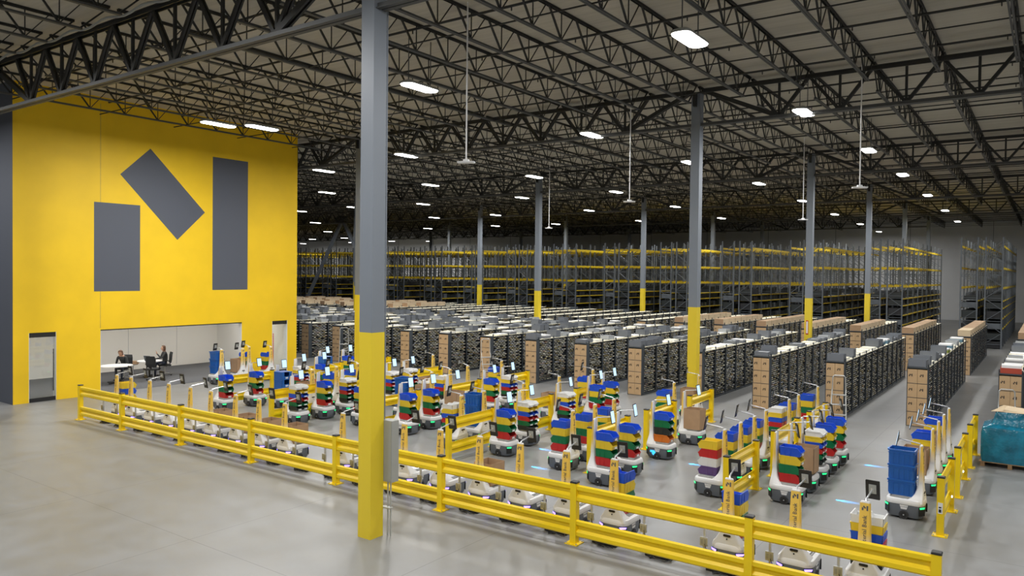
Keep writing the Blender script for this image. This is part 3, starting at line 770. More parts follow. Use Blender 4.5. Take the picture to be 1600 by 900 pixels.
# (mast x, mast y, heading, load); headings: W faces -x, E faces +x
RB = [
 (-1.99,16.79,'W','T',0),(-2.02,18.82,'W','C',0),(-2.02,19.89,'W','B',0),(-2.02,20.96,'W','C',0),(-2.02,22.06,'W','B',0),
 (-5.62,15.86,'W','P',1),(-5.61,16.85,'W','B',1),(-5.60,17.80,'W','B',1),(-5.63,18.79,'W','B',1),(-5.64,20.87,'W','W',1),(-5.65,21.83,'W','B',1),(-5.62,23.84,'W','B',1),
 (-4.66,16.32,'E','B',1),(-4.66,17.40,'E','C',1),(-4.66,18.34,'E','V',1),(-4.66,19.35,'E','B',1),(-4.66,20.38,'E','B',1),
 (-8.40,15.16,'E','B',2),(-8.38,16.25,'E','B',2),(-8.38,18.23,'E','X',2),(-8.39,20.31,'E','C',2),
 (-9.33,15.74,'W','B',2),(-9.33,16.83,'W','B',2),(-9.35,17.88,'W','B',2),(-9.35,21.82,'W','B',2),(-9.37,23.89,'W','C',2),
 (-11.80,15.98,'E','B',3),(-12.02,17.31,'E','W',3),(-12.02,19.36,'E','W',3),(-12.08,21.36,'E','B',3),(-12.08,22.31,'E','B',3),
 (-12.83,15.77,'W','V',3),(-12.84,16.78,'W','T',3),(-12.83,18.72,'W','O',3),(-12.83,20.74,'W','c',3),(-12.82,22.93,'W','B',3),
 (-15.56,16.28,'E','B',4),(-15.56,17.30,'E','B',4),(-15.62,18.46,'E','C',4),(-15.56,20.32,'E','B',4),(-15.53,21.33,'E','W',4),
 (-17.0,16.4,'W','B',4),(-16.6,17.84,'W','T',4),(-16.6,18.84,'W','C',4),(-16.65,19.83,'W','W',4),(-16.76,20.94,'W','O',4),(-16.78,22.99,'W','B',4),
 (-19.28,15.3,'E','W',5),(-19.3,16.36,'E','B',5),(-19.22,17.3,'E','W',5),(-19.33,19.46,'E','W',5),(-19.4,20.45,'E','W',5),
 (-20.05,16.73,'W','C',5),(-20.05,17.78,'W','B',5),(-20.2,18.91,'W','B',5),(-20.04,22.81,'W','c',5),
 (-22.95,15.23,'E','B',6),(-22.92,16.40,'E','B',6),(-21.92,16.75,'E','t',6),(-22.92,18.34,'E','W',6),(-22.88,19.3,'E','B',6),(-24.3,20.8,'E','t',6),(-24.28,21.9,'E','B',6),
 (-27.91,18.55,'W','T',7),(-27.6,19.35,'W','C',7),(-28.15,20.05,'W','B',7),(-27.45,20.65,'W','B',7)]
cnt = {}
for mx_, my_, hd, code, ln in sorted(RB, key=lambda r: (r[4], r[2], r[1])):
    k = (ln, hd); cnt[k] = cnt.get(k, 0) + 1; n = cnt[k]
    if ln == 7: ref = '%s along the office wall' % ordn(n)
    else: ref = '%s back %s of %s' % (ordn(n), 'left' if hd == 'W' else 'right', side_names[ln])
    sg = -1 if hd == 'W' else 1
    rz = PI if hd == 'W' else 0
    sw = random.uniform(-0.12, 0.12)
    if (round(mx_, 2), round(my_, 2)) == (-24.3, 20.8): mx_ -= 0.15
    t = robot(mx_ + sg * 0.25, my_, rz + random.uniform(-0.03, 0.03), ref, 'green', sw, DESC[code] + ',', 'delivery robots in the lanes', 0.16 if hd == 'W' else (0.5 if ln == 1 else 0.0))
    load(t, code, ref)
# blue service light patch on one robot skirt
g = MB(); g.tube([(0, 0, 0), (0, 0.012, 0)], 0.05, 'blue_glow', 14); g.box(-0.10, 0.02, 0, 0.012, 0.02, 0.07, 'blue_glow')
bx_ = [o for o in ROBOTS if abs(o.location.x + 8.13) < 0.05 and abs(o.location.y - 18.23) < 0.05][0]
link('blue_light', g.mesh('blue_light'), bx_, (-0.09, -0.283, 0.15), label='glowing blue light patch')

# charging robots behind the long fence, backs to the camera
CH = [(-23.6,'Y2'),(-22.76,'O'),(-21.7,'O'),(-20.68,'O'),(-19.57,'O'),(-18.6,'c'),(-17.48,'c'),(-16.48,'c'),(-15.45,'c'),(-14.4,None),(-13.34,'O'),(-12.4,None),(-11.39,'O'),
      (-10.36,'O'),(-9.31,'c'),(-8.31,'O'),(-7.27,'O'),(-6.27,'B'),(-5.25,None),(-4.18,'B'),(-3.13,'O'),(-2.14,'V')]
g = MB(); g.loft([[(x, y, z) for x, y in rrect(0.24, 0.13, 0.03, 3)] for z in (0.0, 0.05)], 'black'); g.loft([[(x, y, z) for x, y in rrect(0.15, 0.06, 0.03, 3, cy=0.02)] for z in (0.05, 0.11)], 'robot_white'); DOCK = g.mesh('dock')
g = MB(); g.box(-0.016, 0.016, -0.016, 0.016, 0.0, 0.92, 'galvanised'); g.box(-0.05, 0.05, -0.05, 0.05, 0, 0.01, 'galvanised'); POLE = g.mesh('pole')
g = MB(); g.box(-0.06, 0.06, -0.045, -0.017, 0.36, 0.50, 'galvanised'); g.box(-0.045, -0.01, -0.049, -0.045, 0.39, 0.47, 'box_grey'); g.box(0.01, 0.045, -0.049, -0.045, 0.39, 0.47, 'box_grey'); OUTB = g.mesh('outlet_box')
random.seed(11); cm = []
for v in range(3):
    g = MB(); pts = []
    for q in range(16):
        a = q / 15 * 2 * PI * 1.6
        pts.append((0.05 + 0.22 * math.cos(a * 0.9 + v) * (0.5 + q / 24), -0.16 + 0.07 * math.sin(a * 1.3 + v * 2), 0.012 + 0.01 * (q % 3)))
    g.tube(pts, 0.008, 'black', 5); g.tube([(-0.28, -0.08, 0.40), (-0.22, -0.1, 0.28), (-0.12, -0.14, 0.10), (-0.05, -0.16, 0.02)], 0.006, 'black', 5); cm.append(g.mesh('cable'))
for n, (x, code) in enumerate(CH):
    ref = '%s from left at foreground fence' % ordn(n + 1)
    t = thing('charging_dock', 'black charging dock with outlet pole behind foreground fence, %s from left' % ordn(n + 1), 'charger', (x, 11.80, 0), 0, 'charging docks behind the long fence')
    link('dock_pad', DOCK, t); p = link('pole', POLE, t, (-0.30, -0.02, 0)); link('outlet_box', OUTB, p); link('cable', cm[n % 3], t)
    if code is None: continue
    r = robot(x, 12.05 + 0.25, PI / 2 + random.uniform(-0.02, 0.02), 'charging %s' % ref, 'violet', random.uniform(-0.1, 0.15), {'Y2': 'yellow-blue bins'}.get(code, DESC.get(code, '')) + ',', 'charging robots behind the long fence')
    load(r, code, 'charging ' + ref)

# forward spot lights of some robots, drawing cyan streaks on the floor
for i, (sx_, sy_) in enumerate([(-11.07,17.06),(-10.17,15.37),(-7.2,18.05),(-3.5,23.3),(-3.6,20.71),(-3.5,17.06),(-21.2,15.9)]):
    L = bpy.data.lights.new('robot_spot', 'SPOT'); L.energy = 190; L.color = (0.0, 0.33, 1.0); L.spot_size = math.radians(23.0); L.spot_blend = 0.5; L.shadow_soft_size = 0.004
    o = link('robot_spot', L, None, (sx_ - 0.33, sy_, 0.13))
    d = Vector((0.36, 0, -0.13)); o.rotation_euler = d.to_track_quat('-Z', 'Y').to_euler()
# tiny white sensor lights on barrier rails
SP = [(-1.50, 19.6, 0.42), (-1.50, 17.2, 0.42), (-5.19, 16.2, 0.42), (-12.22, 18.6, 0.42), (-12.22, 21.9, 0.42), (-19.43, 15.9, 0.9)]
g = MB(); g.tube([(0, 0, 0), (0.02, 0, 0)], 0.022, 'white_spark', 10); sm_ = g.mesh('sensor_lamp')
for i, (x, y, z) in enumerate(SP):
    link('sensor_lamp', sm_, None, (x - 0.0, y, z), 0, ['tiny white light on rightmost barrier, middle piece', 'tiny white light on rightmost barrier, nearer one', 'tiny white light on near piece of second barrier from right',
        'tiny white light on middle piece of fourth barrier from right', 'tiny white light on far piece of fourth barrier from right', 'tiny white light on near piece of sixth barrier from right'][i], 'light', 'sensor lights on barriers')

# electrical box on the near column, conduit, extinguisher
t = thing('electrical_box', 'grey electrical enclosure with conduits at right of nearest column', 'electrical box', (CX0 + 0.155, CY0 + 0.157, 0))
g = MB(); g.box(-0.06, 0.20, 0.004, 0.18, 0.98, 2.08, 'box_grey'); g.box(0.02, 0.19, -0.002, 0.004, 1.0, 2.06, 'box_grey'); link('enclosure', g.mesh('enclosure'), t)
g = MB()
for x in (0.05, 0.12): g.tube([(x, 0.07, 0.0), (x, 0.07, 0.98)], 0.014, 'galvanised', 8)
g.tube([(-0.03, 0.05, 2.08), (-0.03, 0.05, 10.3)], 0.014, 'column_grey', 8)
link('conduit', g.mesh('conduit'), t)
g = MB(); g.box(-0.05, 0.16, 0.0, 0.09, 0.50, 0.52, 'galvanised'); link('strut', g.mesh('strut'), t)
t = thing('fire_extinguisher', 'red fire extinguisher half hidden behind the nearest column', 'extinguisher', (CX0 - 0.26, CY0 + 0.12, 0.55))
g = MB(); g.tube([(0, 0, 0), (0, 0, 0.02), (0, 0, 0.36), (0, 0, 0.42), (0, 0, 0.45)], [0.06, 0.075, 0.075, 0.05, 0.02], 'red_paint', 14); link('cylinder', smooth_by_angle(g.mesh('cylinder')), t)
g = MB(); g.box(-0.015, 0.06, -0.012, 0.012, 0.45, 0.5, 'black'); g.tube([(0.0, 0, 0.47), (-0.06, 0.02, 0.42), (-0.08, 0.02, 0.2)], 0.01, 'black', 6); link('valve_and_hose', g.mesh('valve_and_hose'), t)
g = MB(); g.box(0.075, 0.10, -0.03, 0.03, 0.1, 0.4, 'silver'); link('bracket', g.mesh('bracket'), t)
# round red sign on the fourth column back in right line
link('column_sign', (lambda g: (g.box(-0.06, 0.06, -0.012, 0, -0.35, 0.35, 'red_paint'), g.box(-0.04, 0.04, -0.016, -0.012, -0.30, 0.30, 'label_white'), g.mesh('column_sign'))[-1])(MB()), None, (CX0 - 0.02, CY0 + 2 * DY - 0.158, 2.2), 0, 'narrow red and white sign on yellow base of third right-hand column', 'sign')

# ---------------------------------------------------------------- sample shelving rows
RP = 2.47; RX0 = -0.90; ROWW = 0.60; RY0, RY1 = 27.05, 40.2; R2Y0, R2Y1 = 43.0, 54.6
def stock_mesh(L, seed, dark):
    rnd = random.Random(seed); g = MB(); nl = 24; lh = 1.80 / nl; nb = int(L / 1.12); bl = L / nb
    for s in (-1, 1):
        for b3 in range(nb):
            for c in range(5):
                y0 = b3 * bl + 0.05 + c * (bl - 0.1) / 5; y1 = y0 + (bl - 0.1) / 5 - 0.02
                for l in range(nl):
                    z = 0.08 + l * lh; off = (l % 2) * (bl - 0.1) / 10
                    if l % 2 and c == 4: continue
                    if rnd.random() < 0.03: continue
                    d = rnd.uniform(0.0, 0.03); xo = 0.285 - d
                    r = rnd.random()
                    tm_ = 'sample_dark' if r < dark else ('sample_grey' if r < dark + 0.12 else 'sample_brown')
                    x0, x1 = (0.12, xo) if s > 0 else (-xo, -0.12)
                    yj = off + rnd.uniform(0, 0.015)
                    g.box(x0, x1, y0 + yj, y1 + off, z, z + lh * 0.40, tm_)
                    if rnd.random() < 0.96:
                        tm2 = rnd.choice(['cream', 'cream', 'sample_yellow', 'label_white', 'cream', 'cream'])
                        xx = xo - 0.012
                        x0, x1 = (0.14, xx) if s > 0 else (-xx, -0.14)
                        g.box(x0, x1, y0 + 0.015 + yj, y1 + off - rnd.uniform(0.01, 0.04), z + lh * 0.40, z + lh * rnd.uniform(0.66, 0.82), tm2)
    return g.mesh('samples')
def row_frame(L, end):
    g = MB(); nb = int(L / 1.12); bl = L / nb
    for b3 in range(nb + 1):
        for s in (-1, 1): g.box(s * 0.29 - 0.02, s * 0.29 + 0.02, b3 * bl - 0.022, b3 * bl + 0.022, 0, 1.99 if b3 % 1 == 0 else 1.9, 'shelf_frame')
    
    for s in (-1, 1): g.box(s * 0.285 - 0.005, s * 0.285 + 0.005, 0, L, 1.86, 1.90, 'shelf_frame'); g.box(s * 0.285 - 0.005, s * 0.285 + 0.005, 0, L, 0.0, 0.05, 'shelf_frame')
    for b3 in range(nb + 1): g.box(-0.285, 0.285, b3 * bl - 0.01, b3 * bl + 0.01, 0.0, 0.04, 'shelf_frame')
    up = g.mesh('uprights')
    g = MB(); g.box(-0.30, 0.30, 0, L, 0.03, 0.07, 'shelf_frame')
    for l in range(1, 24):
        z = 0.08 + l * 1.80 / 24; g.box(-0.275, 0.275, 0, L, z - 0.006, z - 0.001, 'shelf_frame')
    g.box(-0.01, 0.01, 0, L, 0.07, 1.88, 'black')
    sh = g.mesh('shelves')
    g = MB(); g.box(-0.30, 0.30, 0, L, 1.88, 1.90, 'cream'); tp = g.mesh('top_board')
    return up, sh, tp
END = 0.20   # carton depth at row front
L1 = RY1 - RY0 - END; L2 = R2Y1 - R2Y0 - END
ST1 = [stock_mesh(L1, 1, 0.86), stock_mesh(L1, 2, 0.82)]; ST2 = [stock_mesh(L2, 3, 0.75)]
FR1 = row_frame(L1, 0); FR2 = row_frame(L2, 0)
def m_box(a, b2, h, material, mark=True):
    g = MB(); g.loft([[(x, y, z) for x, y in ((-a, 0), (a, 0), (a, b2), (-a, b2))] for z in (0, h)], material)
    g.box(-a - 0.0006, a + 0.0006, b2 * 0.45, b2 * 0.55, h - 0.001, h + 0.0006, 'cardboard_pale')
    me = g.mesh('carton'); return me
def carton_mark():
    g = MB(); s = 0.10 / 6.62
    for poly in ([(13.96, 3.88), (15.71, 3.88), (15.71, 7.22), (13.96, 7.22)], [(18.85, 3.88), (20.58, 3.88), (20.58, 9.53), (18.85, 9.53)], [(17.26, 5.94), (18.49, 7.14), (16.12, 9.49), (14.93, 8.35)]):
        g.prism([((u - 17.27) * s, (v - 6.7) * s) for u, v in poly], 'y', -0.002, -0.0005, 'black')
    return g.mesh('printed_emblem')
MARK = carton_mark()
CT = m_box(0.137, END - 0.02, 0.435, 'cardboard_tan')
CTOP = m_box(0.27, 1.02, 0.30, 'cardboard'); CTOP.materials.append(MATS['cardboard_pale']); CTOP.polygons[1].material_index = len(CTOP.materials) - 1; CTOPB = m_box(0.27, 1.02, 0.30, 'cardboard_pale')
g = MB(); g.box(-0.30, -0.283, 0, END, 0, 1.9, 'shelf_frame'); g.box(0.283, 0.30, 0, END, 0, 1.9, 'shelf_frame')
for z in (0.02, 0.475, 0.93, 1.385): g.box(-0.283, 0.283, 0, END, z - 0.012, z - 0.001, 'shelf_frame')
g.box(-0.30, 0.30, 0, END, 1.86, 1.90, 'shelf_frame'); g.box(-0.283, 0.283, END - 0.01, END, 0, 1.86, 'shelf_frame'); ENDF = g.mesh('end_cabinet')
def topbin(a, b2, h, m):
    g = MB(); t = 0.008
    g.box(-a, a, 0, b2, 0, t, m); g.box(-a, -a + t, 0, b2, 0, h, m); g.box(a - t, a, 0, b2, 0, h, m); g.box(-a, a, 0, t, 0, h, m); g.box(-a, a, b2 - t, b2, 0, h, m)
    g.box(-a + 0.02, a - 0.02, 0.02, b2 - 0.02, t, h * 0.8, 'bin_light'); return g.mesh('bin_top')
TB = [topbin(0.26, 0.42, 0.24, 'bin_grey'), topbin(0.24, 0.62, 0.14, 'bin_grey'), topbin(0.25, 0.36, 0.30, 'bin_grey'), topbin(0.22, 0.5, 0.17, 'bin_light')]
def flat(a, b2, h, m): g = MB(); g.box(-a, a, 0, b2, 0, h, m); g.box(-a * 0.9, a * 0.96, 0.02, b2 * 0.95, h, h * 1.5, 'label_white' if m != 'label_white' else 'cream'); return g.mesh('flat')
FL = [flat(0.27, 0.8, 0.03, 'cream'), flat(0.25, 0.55, 0.05, 'label_white'), flat(0.26, 0.7, 0.10, 'green_sheet'), flat(0.27, 0.6, 0.16, 'red_sheet'), flat(0.25, 0.6, 0.13, 'teal_sheet'), flat(0.26, 0.5, 0.10, 'sample_grey')]
def shelf_row(x, y, FR, ST, L, lb, ref, k, cartons, seed):
    t = thing('shelving_row', lb, 'shelving', (x, y, 0), 0, 'sample shelving rows')
    for nm, me in zip(('uprights', 'shelves', 'top_board'), FR): link(nm, me, t, (0, END, 0), label={'top_board': 'pale board along the top'}.get(nm))
    if cartons: link('end_cabinet', ENDF, t)
    s = link('sample_stock', ST[k % len(ST)], None, (x, y + END, 0), 0, 'thin sample trays filling ' + ref, 'samples', 'stock of the shelving rows', 'stuff')
    if cartons:
        for lv in range(4):
            for c in (0, 1):
                o = link('carton', CT, None, (x + (-0.1405 if c == 0 else 0.1405), y + 0.004, 0.02 + lv * 0.455), 0,
                         'brown carton, %s, %s, end of %s' % (['bottom', 'second up', 'third up', 'top'][lv], 'left' if c == 0 else 'right', ref), 'carton', 'cartons at the row ends')
                link('printed_emblem', MARK, o, (-0.05 if c == 0 else -0.02, 0, 0.25), label='small black printed emblem')
rnd = random.Random(5)
tb_count = 0
for k in range(0, 21):
    x = RX0 - k * RP
    if x < -1.24 * RY1 - 1: break
    ref = '%s front shelving row from right' % ordn(k + 1)
    shelf_row(x, RY0, FR1, ST1, L1, 'long low dark shelving row packed with samples, ' + ref, ref, k, k <= 13, k)
    y = RY0 + (0.02 if k in (2, 4, 5, 6, 7, 9, 11, 3, 1, 0) else 0.6); n = 0
    while y < RY1 - 0.8:
        r = rnd.random(); n += 1
        if k in (1, 2, 4, 5, 7) and n == 1: me, nm, ds = TB[0], 'top_bin', 'dark grey open bin'
        elif k == 0 and n == 1: me, nm, ds = FL[3], 'sample_stack', 'stack of red sheets'
        elif k == 1 and n == 9: me, nm, ds = FL[2], 'sample_stack', 'olive green sheets'
        elif r < (0.62 if k > 4 else 0.5): q = rnd.randrange(4); me, nm, ds = TB[q], 'top_bin', ['dark grey open bin', 'low dark grey tray', 'tall dark grey bin', 'light grey tray'][q]
        elif r < 0.9: q = rnd.choice([0, 0, 1, 4, 5] if k < 3 else [0, 0, 1, 5]); me, nm, ds = FL[q], 'sample_stack', {0: 'flat cream sample board', 1: 'flat white sample stack', 4: 'blue-grey sample stack', 5: 'grey sample stack'}[q]
        else: y += 0.35; continue
        zz = 1.902
        link(nm, me, None, (x + rnd.uniform(-0.02, 0.02), y, zz), rnd.uniform(-0.04, 0.04), '%s on top of %s, %s along' % (ds, ref, ordn(n)), 'bin' if nm == 'top_bin' else 'sample stack', 'things on top of the front rows')
        y += {id(TB[0]): 0.5, id(TB[1]): 0.7, id(TB[2]): 0.44, id(TB[3]): 0.57}.get(id(me), 0.9) + rnd.uniform(0.0, 0.25)
rnd = random.Random(9)
for k in range(0, 28):
    x = RX0 - k * RP
    if x < -1.24 * R2Y1 - 1: break
    ref = '%s rear shelving row from right' % ordn(k + 1)
    shelf_row(x, R2Y0, FR2, ST2, L2, 'distant low shelving row behind the front ones, ' + ref, ref, k, k <= 8, k)
    if k <= 7 or k >= 17:
        n = 0; y = R2Y0 + 0.02; lim = R2Y1 - (1.1 if k < 17 else 4)
        while y < lim:
            n += 1
            if k < 8 and k > 1 and n > 7 + k % 3: break
            me = CTOP if (k != 1 or n > 2) else CTOPB
            if k >= 17 and rnd.random() < 0.3: y += 0.6; continue
            link('long_carton', me, None, (x, y, 1.903), rnd.uniform(-0.01, 0.01) if k < 17 else rnd.uniform(-0.06, 0.06), 'brown carton on top of %s, %s along' % (ref, ordn(n)), 'carton', 'cartons on the rear rows')
            y += 1.06

# ---------------------------------------------------------------- tall pallet racks at the back
def rack():
    nb = 9; bl = 2.62; W = 2.5; g = MB(); gy = MB(); st = MB(); rnd = random.Random(3)
    xs = [(0.0, 1.06), (1.44, 2.5)]
    for b3 in range(nb + 1):
        y = b3 * bl
        for xa, xb in xs:
            for x in (xa + 0.04, xb - 0.04): g.box(x - 0.045, x + 0.045, y - 0.04, y + 0.04, 0, 7.55, 'rack_grey')
            z = 0.3; f = 0
            while z < 7.0:
                p, q = ((xa + 0.04, y, z), (xb - 0.04, y, z + 0.75)) if f % 2 == 0 else ((xb - 0.04, y, z), (xa + 0.04, y, z + 0.75))
                g.bar(p, q, 0.035, 0.035, 'rack_grey'); g.box(xa + 0.04, xb - 0.04, y - 0.015, y + 0.015, z - 0.015, z + 0.015, 'rack_grey') if f % 2 == 0 else None
                z += 0.78; f += 1
    for xa, xb in xs:
        for x in (xa + 0.04, xb - 0.04):
            for z in (4.1, 5.45, 6.95): gy.box(x - 0.03, x + 0.03, 0, nb * bl, z - 0.08, z + 0.07, 'beam_yellow')
            for z in (1.3, 2.0, 2.7, 3.2): gy.box(x - 0.03, x + 0.03, 0, nb * bl, z - 0.035, z + 0.03, 'beam_yellow')
        for z in (0.6, 1.3, 2.0, 2.7, 3.2): g.box(xa + 0.08, xb - 0.08, 0, nb * bl, z + 0.04, z + 0.055, 'rack_grey')
        for b3 in range(nb):
            for li, z in enumerate((0.05, 0.66, 1.36, 2.06, 2.76, 3.26)):
                y = b3 * bl + 0.1
                while y < (b3 + 1) * bl - 0.4:
                    w = rnd.uniform(0.3, 0.7); h = rnd.uniform(0.25, 0.50) if li != 4 else 0.36
                    if li == 5 and rnd.random() < 0.75: y += w; continue
                    if rnd.random() < 0.9: st.box(xa + 0.1, xb - 0.1, y, y + w - 0.04, z, z + h, rnd.choice(['sample_dark', 'sample_dark', 'black_bin', 'dark_grey', 'black_bin', 'sample_dark', 'rack_grey', 'black_bin']))
                    y += w
    return g.mesh('rack_frames'), gy.mesh('rack_beams'), st.mesh('rack_stock')
RK = rack()
for k in range(0, 18):
    xr = -2.55 if k == 0 else CX0 - DX / 3 * (k - 1) + 1.25
    y0 = 60.5 if k % 2 == 0 or k > 3 else 60.5
    if xr < -1.25 * 84: break
    ref = '%s tall rack from right' % ordn(k + 1)
    t = thing('pallet_rack', 'tall grey steel rack row with yellow beams along the back, ' + ref, 'rack', (xr - 2.5, y0, 0), 0, 'tall racks at the back of the hall')
    link('rack_frames', RK[0], t); link('rack_beams', RK[1], t, label='yellow load beams')
    link('rack_stock', RK[2], None, (xr - 2.5, y0, 0), 0, 'dark mixed boxes on the lower levels of ' + ref, 'stock', 'stock of the tall racks', 'stuff')
# cross bracing at a far column
g = MB(); g.bar((-65.5, 58.9, 10.6), (-72.5, 58.9, 0.1), 0.3, 0.3, 'column_grey'); g.bar((-65.5, 58.9, 10.6), (-58.5, 58.9, 0.1), 0.3, 0.3, 'column_grey'); g.box(-65.9, -65.1, 58.7, 59.1, 10.2, 11.0, 'steel_dark')
bb = link('wind_brace', g.mesh('wind_brace'), label='large grey inverted-V steel brace in front of the far left racks', cat='brace')

# ---------------------------------------------------------------- ladders
def ladder(loc, rz, H, steps, lb):
    t = thing('rolling_ladder', lb, 'ladder', loc, rz, 'rolling step ladders')
    W = 0.24
    g = MB()
    for s in (-1, 1): g.tube([(-0.55, s * W, 0.02), (0.0, s * W * 0.85, H * 0.72), (0.02, s * W * 0.8, H)], 0.018, 'galvanised', 8)
    g.tube([(0.02, -W * 0.8, H), (0.02, -W * 0.6, H + 0.06), (0.02, W * 0.6, H + 0.06), (0.02, W * 0.8, H)], 0.018, 'galvanised', 8)
    link('front_rails', g.mesh('front_rails'), t)
    g = MB()
    for s in (-1, 1): g.tube([(0.25, s * W, 0.02), (0.0, s * W * 0.85, H * 0.62)], 0.016, 'galvanised', 8)
    g.tube([(0.2, -W, 0.2), (0.2, W, 0.2)], 0.014, 'galvanised', 8); link('rear_legs', g.mesh('rear_legs'), t)
    for k in range(steps):
        f = (k + 1) / steps; z = H * 0.62 * f; x = -0.55 + 0.55 * f * 0.86
        g = MB(); g.box(x - 0.06, x + 0.12, -W * 0.93, W * 0.93, z - 0.02, z, 'galvanised'); link('step', g.mesh('step'), t)
    for sx in (-0.55, 0.25):
        for s in (-1, 1):
            g = MB(); g.tube([(sx, s * W - 0.012, 0.03), (sx, s * W + 0.012, 0.03)], 0.03, 'black', 10); link('caster', g.mesh('caster'), t)
ladder((-19.6, 25.7, 0), 2.6, 1.85, 4, 'silver rolling step ladder standing before the shelving, left of centre')
ladder((-5.55, 26.35, 0), 1.75, 1.45, 3, 'silver step ladder with arched handle by the third front row from right')
ladder((-28.2, 25.5, 0), 2.4, 1.9, 4, 'silver rolling ladder beyond the end of the yellow wall')
ladder((-0.95, 26.3, 0), 1.7, 1.45, 3, 'silver step ladder behind the blue wrapped pallet')

# ---------------------------------------------------------------- pallet wrapped in blue film
t = thing('pallet', 'wooden pallet under the blue wrapped load at right edge', 'pallet', (-0.72, 22.45, 0))
for k in range(6):
    g = MB(); g.box(-0.66, 0.66, k * 0.2, k * 0.2 + 0.12, 0.105, 0.125, 'wood_pallet'); link('deck_board', g.mesh('deck_board'), t)
for x in (-0.62, -0.04, 0.54):
    g = MB(); g.box(x, x + 0.09, 0.0, 1.12, 0.022, 0.105, 'wood_pallet'); g.box(x - 0.01, x + 0.1, 0, 1.12, 0.0, 0.022, 'wood_pallet'); link('bearer', g.mesh('bearer'), t)
g = MB(); rings = []
rnd = random.Random(4)
for z, a, b2, cx in ((0.127, 0.63, 0.55, 0), (0.3, 0.65, 0.56, 0), (0.6, 0.655, 0.57, 0), (0.85, 0.65, 0.56, 0), (0.98, 0.62, 0.53, 0), (1.03, 0.50, 0.44, 0.0), (1.08, 0.44, 0.42, 0.02), (1.3, 0.40, 0.40, 0.04), (1.38, 0.38, 0.38, 0.04)):
    rings.append([(x + rnd.uniform(-0.008, 0.008), y + 0.56 + rnd.uniform(-0.008, 0.008), z + rnd.uniform(-0.006, 0.006)) for x, y in rrect(a, b2, 0.07, 5, cx=cx)])
g.loft(rings, 'blue_wrap')
o = link('wrapped_load', smooth_by_angle(g.mesh('wrapped_load'), 40), None, (-0.70, 22.45, 0), 0, 'pallet load wrapped in shiny teal blue film at right edge', 'wrapped load')
g = MB(); g.add([(-0.38, 0.2, 0), (0.30, 0.16, 0.01), (0.36, 0.9, 0), (-0.3, 0.95, 0.02), (-0.32, 0.25, 0.07), (0.25, 0.2, 0.03), (0.3, 0.8, 0.05), (-0.2, 0.85, 0.09)], [(0,3,2,1),(4,5,6,7),(0,1,5,4),(1,2,6,5),(2,3,7,6),(3,0,4,7)], 'cardboard_pale')
g.add([(-0.45, 0.2, 0.0), (-0.2, 0.15, 0.02), (-0.12, 0.3, 0.16), (-0.16, 0.31, 0.165)], [(0, 1, 2, 3)], 'cardboard_pale')
link('cardboard_sheet', g.mesh('cardboard_sheet'), None, (-0.70, 22.45, 1.382), 0, 'crumpled pale cardboard lying on top of the blue wrapped load', 'cardboard')

# ---------------------------------------------------------------- office furniture and people
def office_chair(loc, rz, lb, group='dark office chairs'):
    t = thing('office_chair', lb, 'chair', loc, rz, group)
    g = MB(); g.loft([[(x, y, z) for x, y in rrect(0.24, 0.24, 0.08, 4)] for z in (0.43, 0.49)], 'cloth_dark'); link('seat', g.mesh('seat'), t)
    g = MB(); rings = []
    for z, x, w in ((0.56, -0.22, 0.19), (0.7, -0.245, 0.22), (0.9, -0.26, 0.22), (1.03, -0.29, 0.18)): rings.append([(x + dx, y, z) for dx, y in rrect(0.02, w, 0.018, 3)])
    g.loft(rings, 'cloth_dark'); g.bar((-0.2, 0, 0.44), (-0.25, 0, 0.62), 0.06, 0.03, 'black'); link('backrest', g.mesh('backrest'), t)
    for s in (-1, 1):
        g = MB(); g.box(-0.12, 0.14, s * 0.27 - 0.03, s * 0.27 + 0.03, 0.66, 0.69, 'black'); g.bar((-0.02, s * 0.27, 0.44), (-0.02, s * 0.27, 0.66), 0.03, 0.04, 'black'); g.box(-0.05, 0.01, min(s*0.2, s*0.285), max(s*0.2, s*0.285), 0.425, 0.45, 'black'); link('armrest', g.mesh('armrest'), t)
    g = MB(); g.tube([(0, 0, 0.1), (0, 0, 0.43)], 0.025, 'silver', 8)
    for k in range(5):
        a = k * 2 * PI / 5; g.bar((0, 0, 0.1), (0.29 * math.cos(a), 0.29 * math.sin(a), 0.07), 0.035, 0.025, 'silver')
    link('base', g.mesh('base'), t, label='silver five-star base')
    for k in range(5):
        a = k * 2 * PI / 5; c, s = math.cos(a), math.sin(a)
        g = MB(); g.tube([(0.29 * c - 0.02 * s, 0.29 * s + 0.02 * c, 0.032), (0.29 * c + 0.02 * s, 0.29 * s - 0.02 * c, 0.032)], 0.03, 'black', 10); link('caster', g.mesh('caster'), t)
    return t
def round_table(loc, r, lb):
    t = thing('round_table', lb, 'table', loc, 0, 'white round office tables')
    g = MB(); g.tube([(0, 0, 0.70), (0, 0, 0.73)], r, 'label_white', 32); link('tabletop', g.mesh('tabletop'), t)
    g = MB(); g.tube([(0, 0, 0.03), (0, 0, 0.70)], 0.04, 'black', 10); link('pedestal', g.mesh('pedestal'), t)
    g = MB()
    for k in range(4):
        a = k * PI / 2 + 0.4; g.bar((0, 0, 0.04), (r * 0.65 * math.cos(a), r * 0.65 * math.sin(a), 0.02), 0.06, 0.03, 'black')
    link('foot', g.mesh('foot'), t)
FZ = 0.008
round_table((-31.4, 16.0, FZ), 0.62, 'white round office table at left with dark foot')
round_table((-32.0, 17.75, FZ), 0.5, 'white round office table with laptop beside the upright seated person')
c_left = office_chair((-31.9, 15.0, FZ), 1.2, 'dark office chair at far left of the office opening')
office_chair((-32.2, 16.75, FZ), -1.0, 'dark office chair under the person leaning over the left table')
c3 = office_chair((-31.15, 17.45, FZ), 2.2, 'dark office chair with its back to us between the two tables')
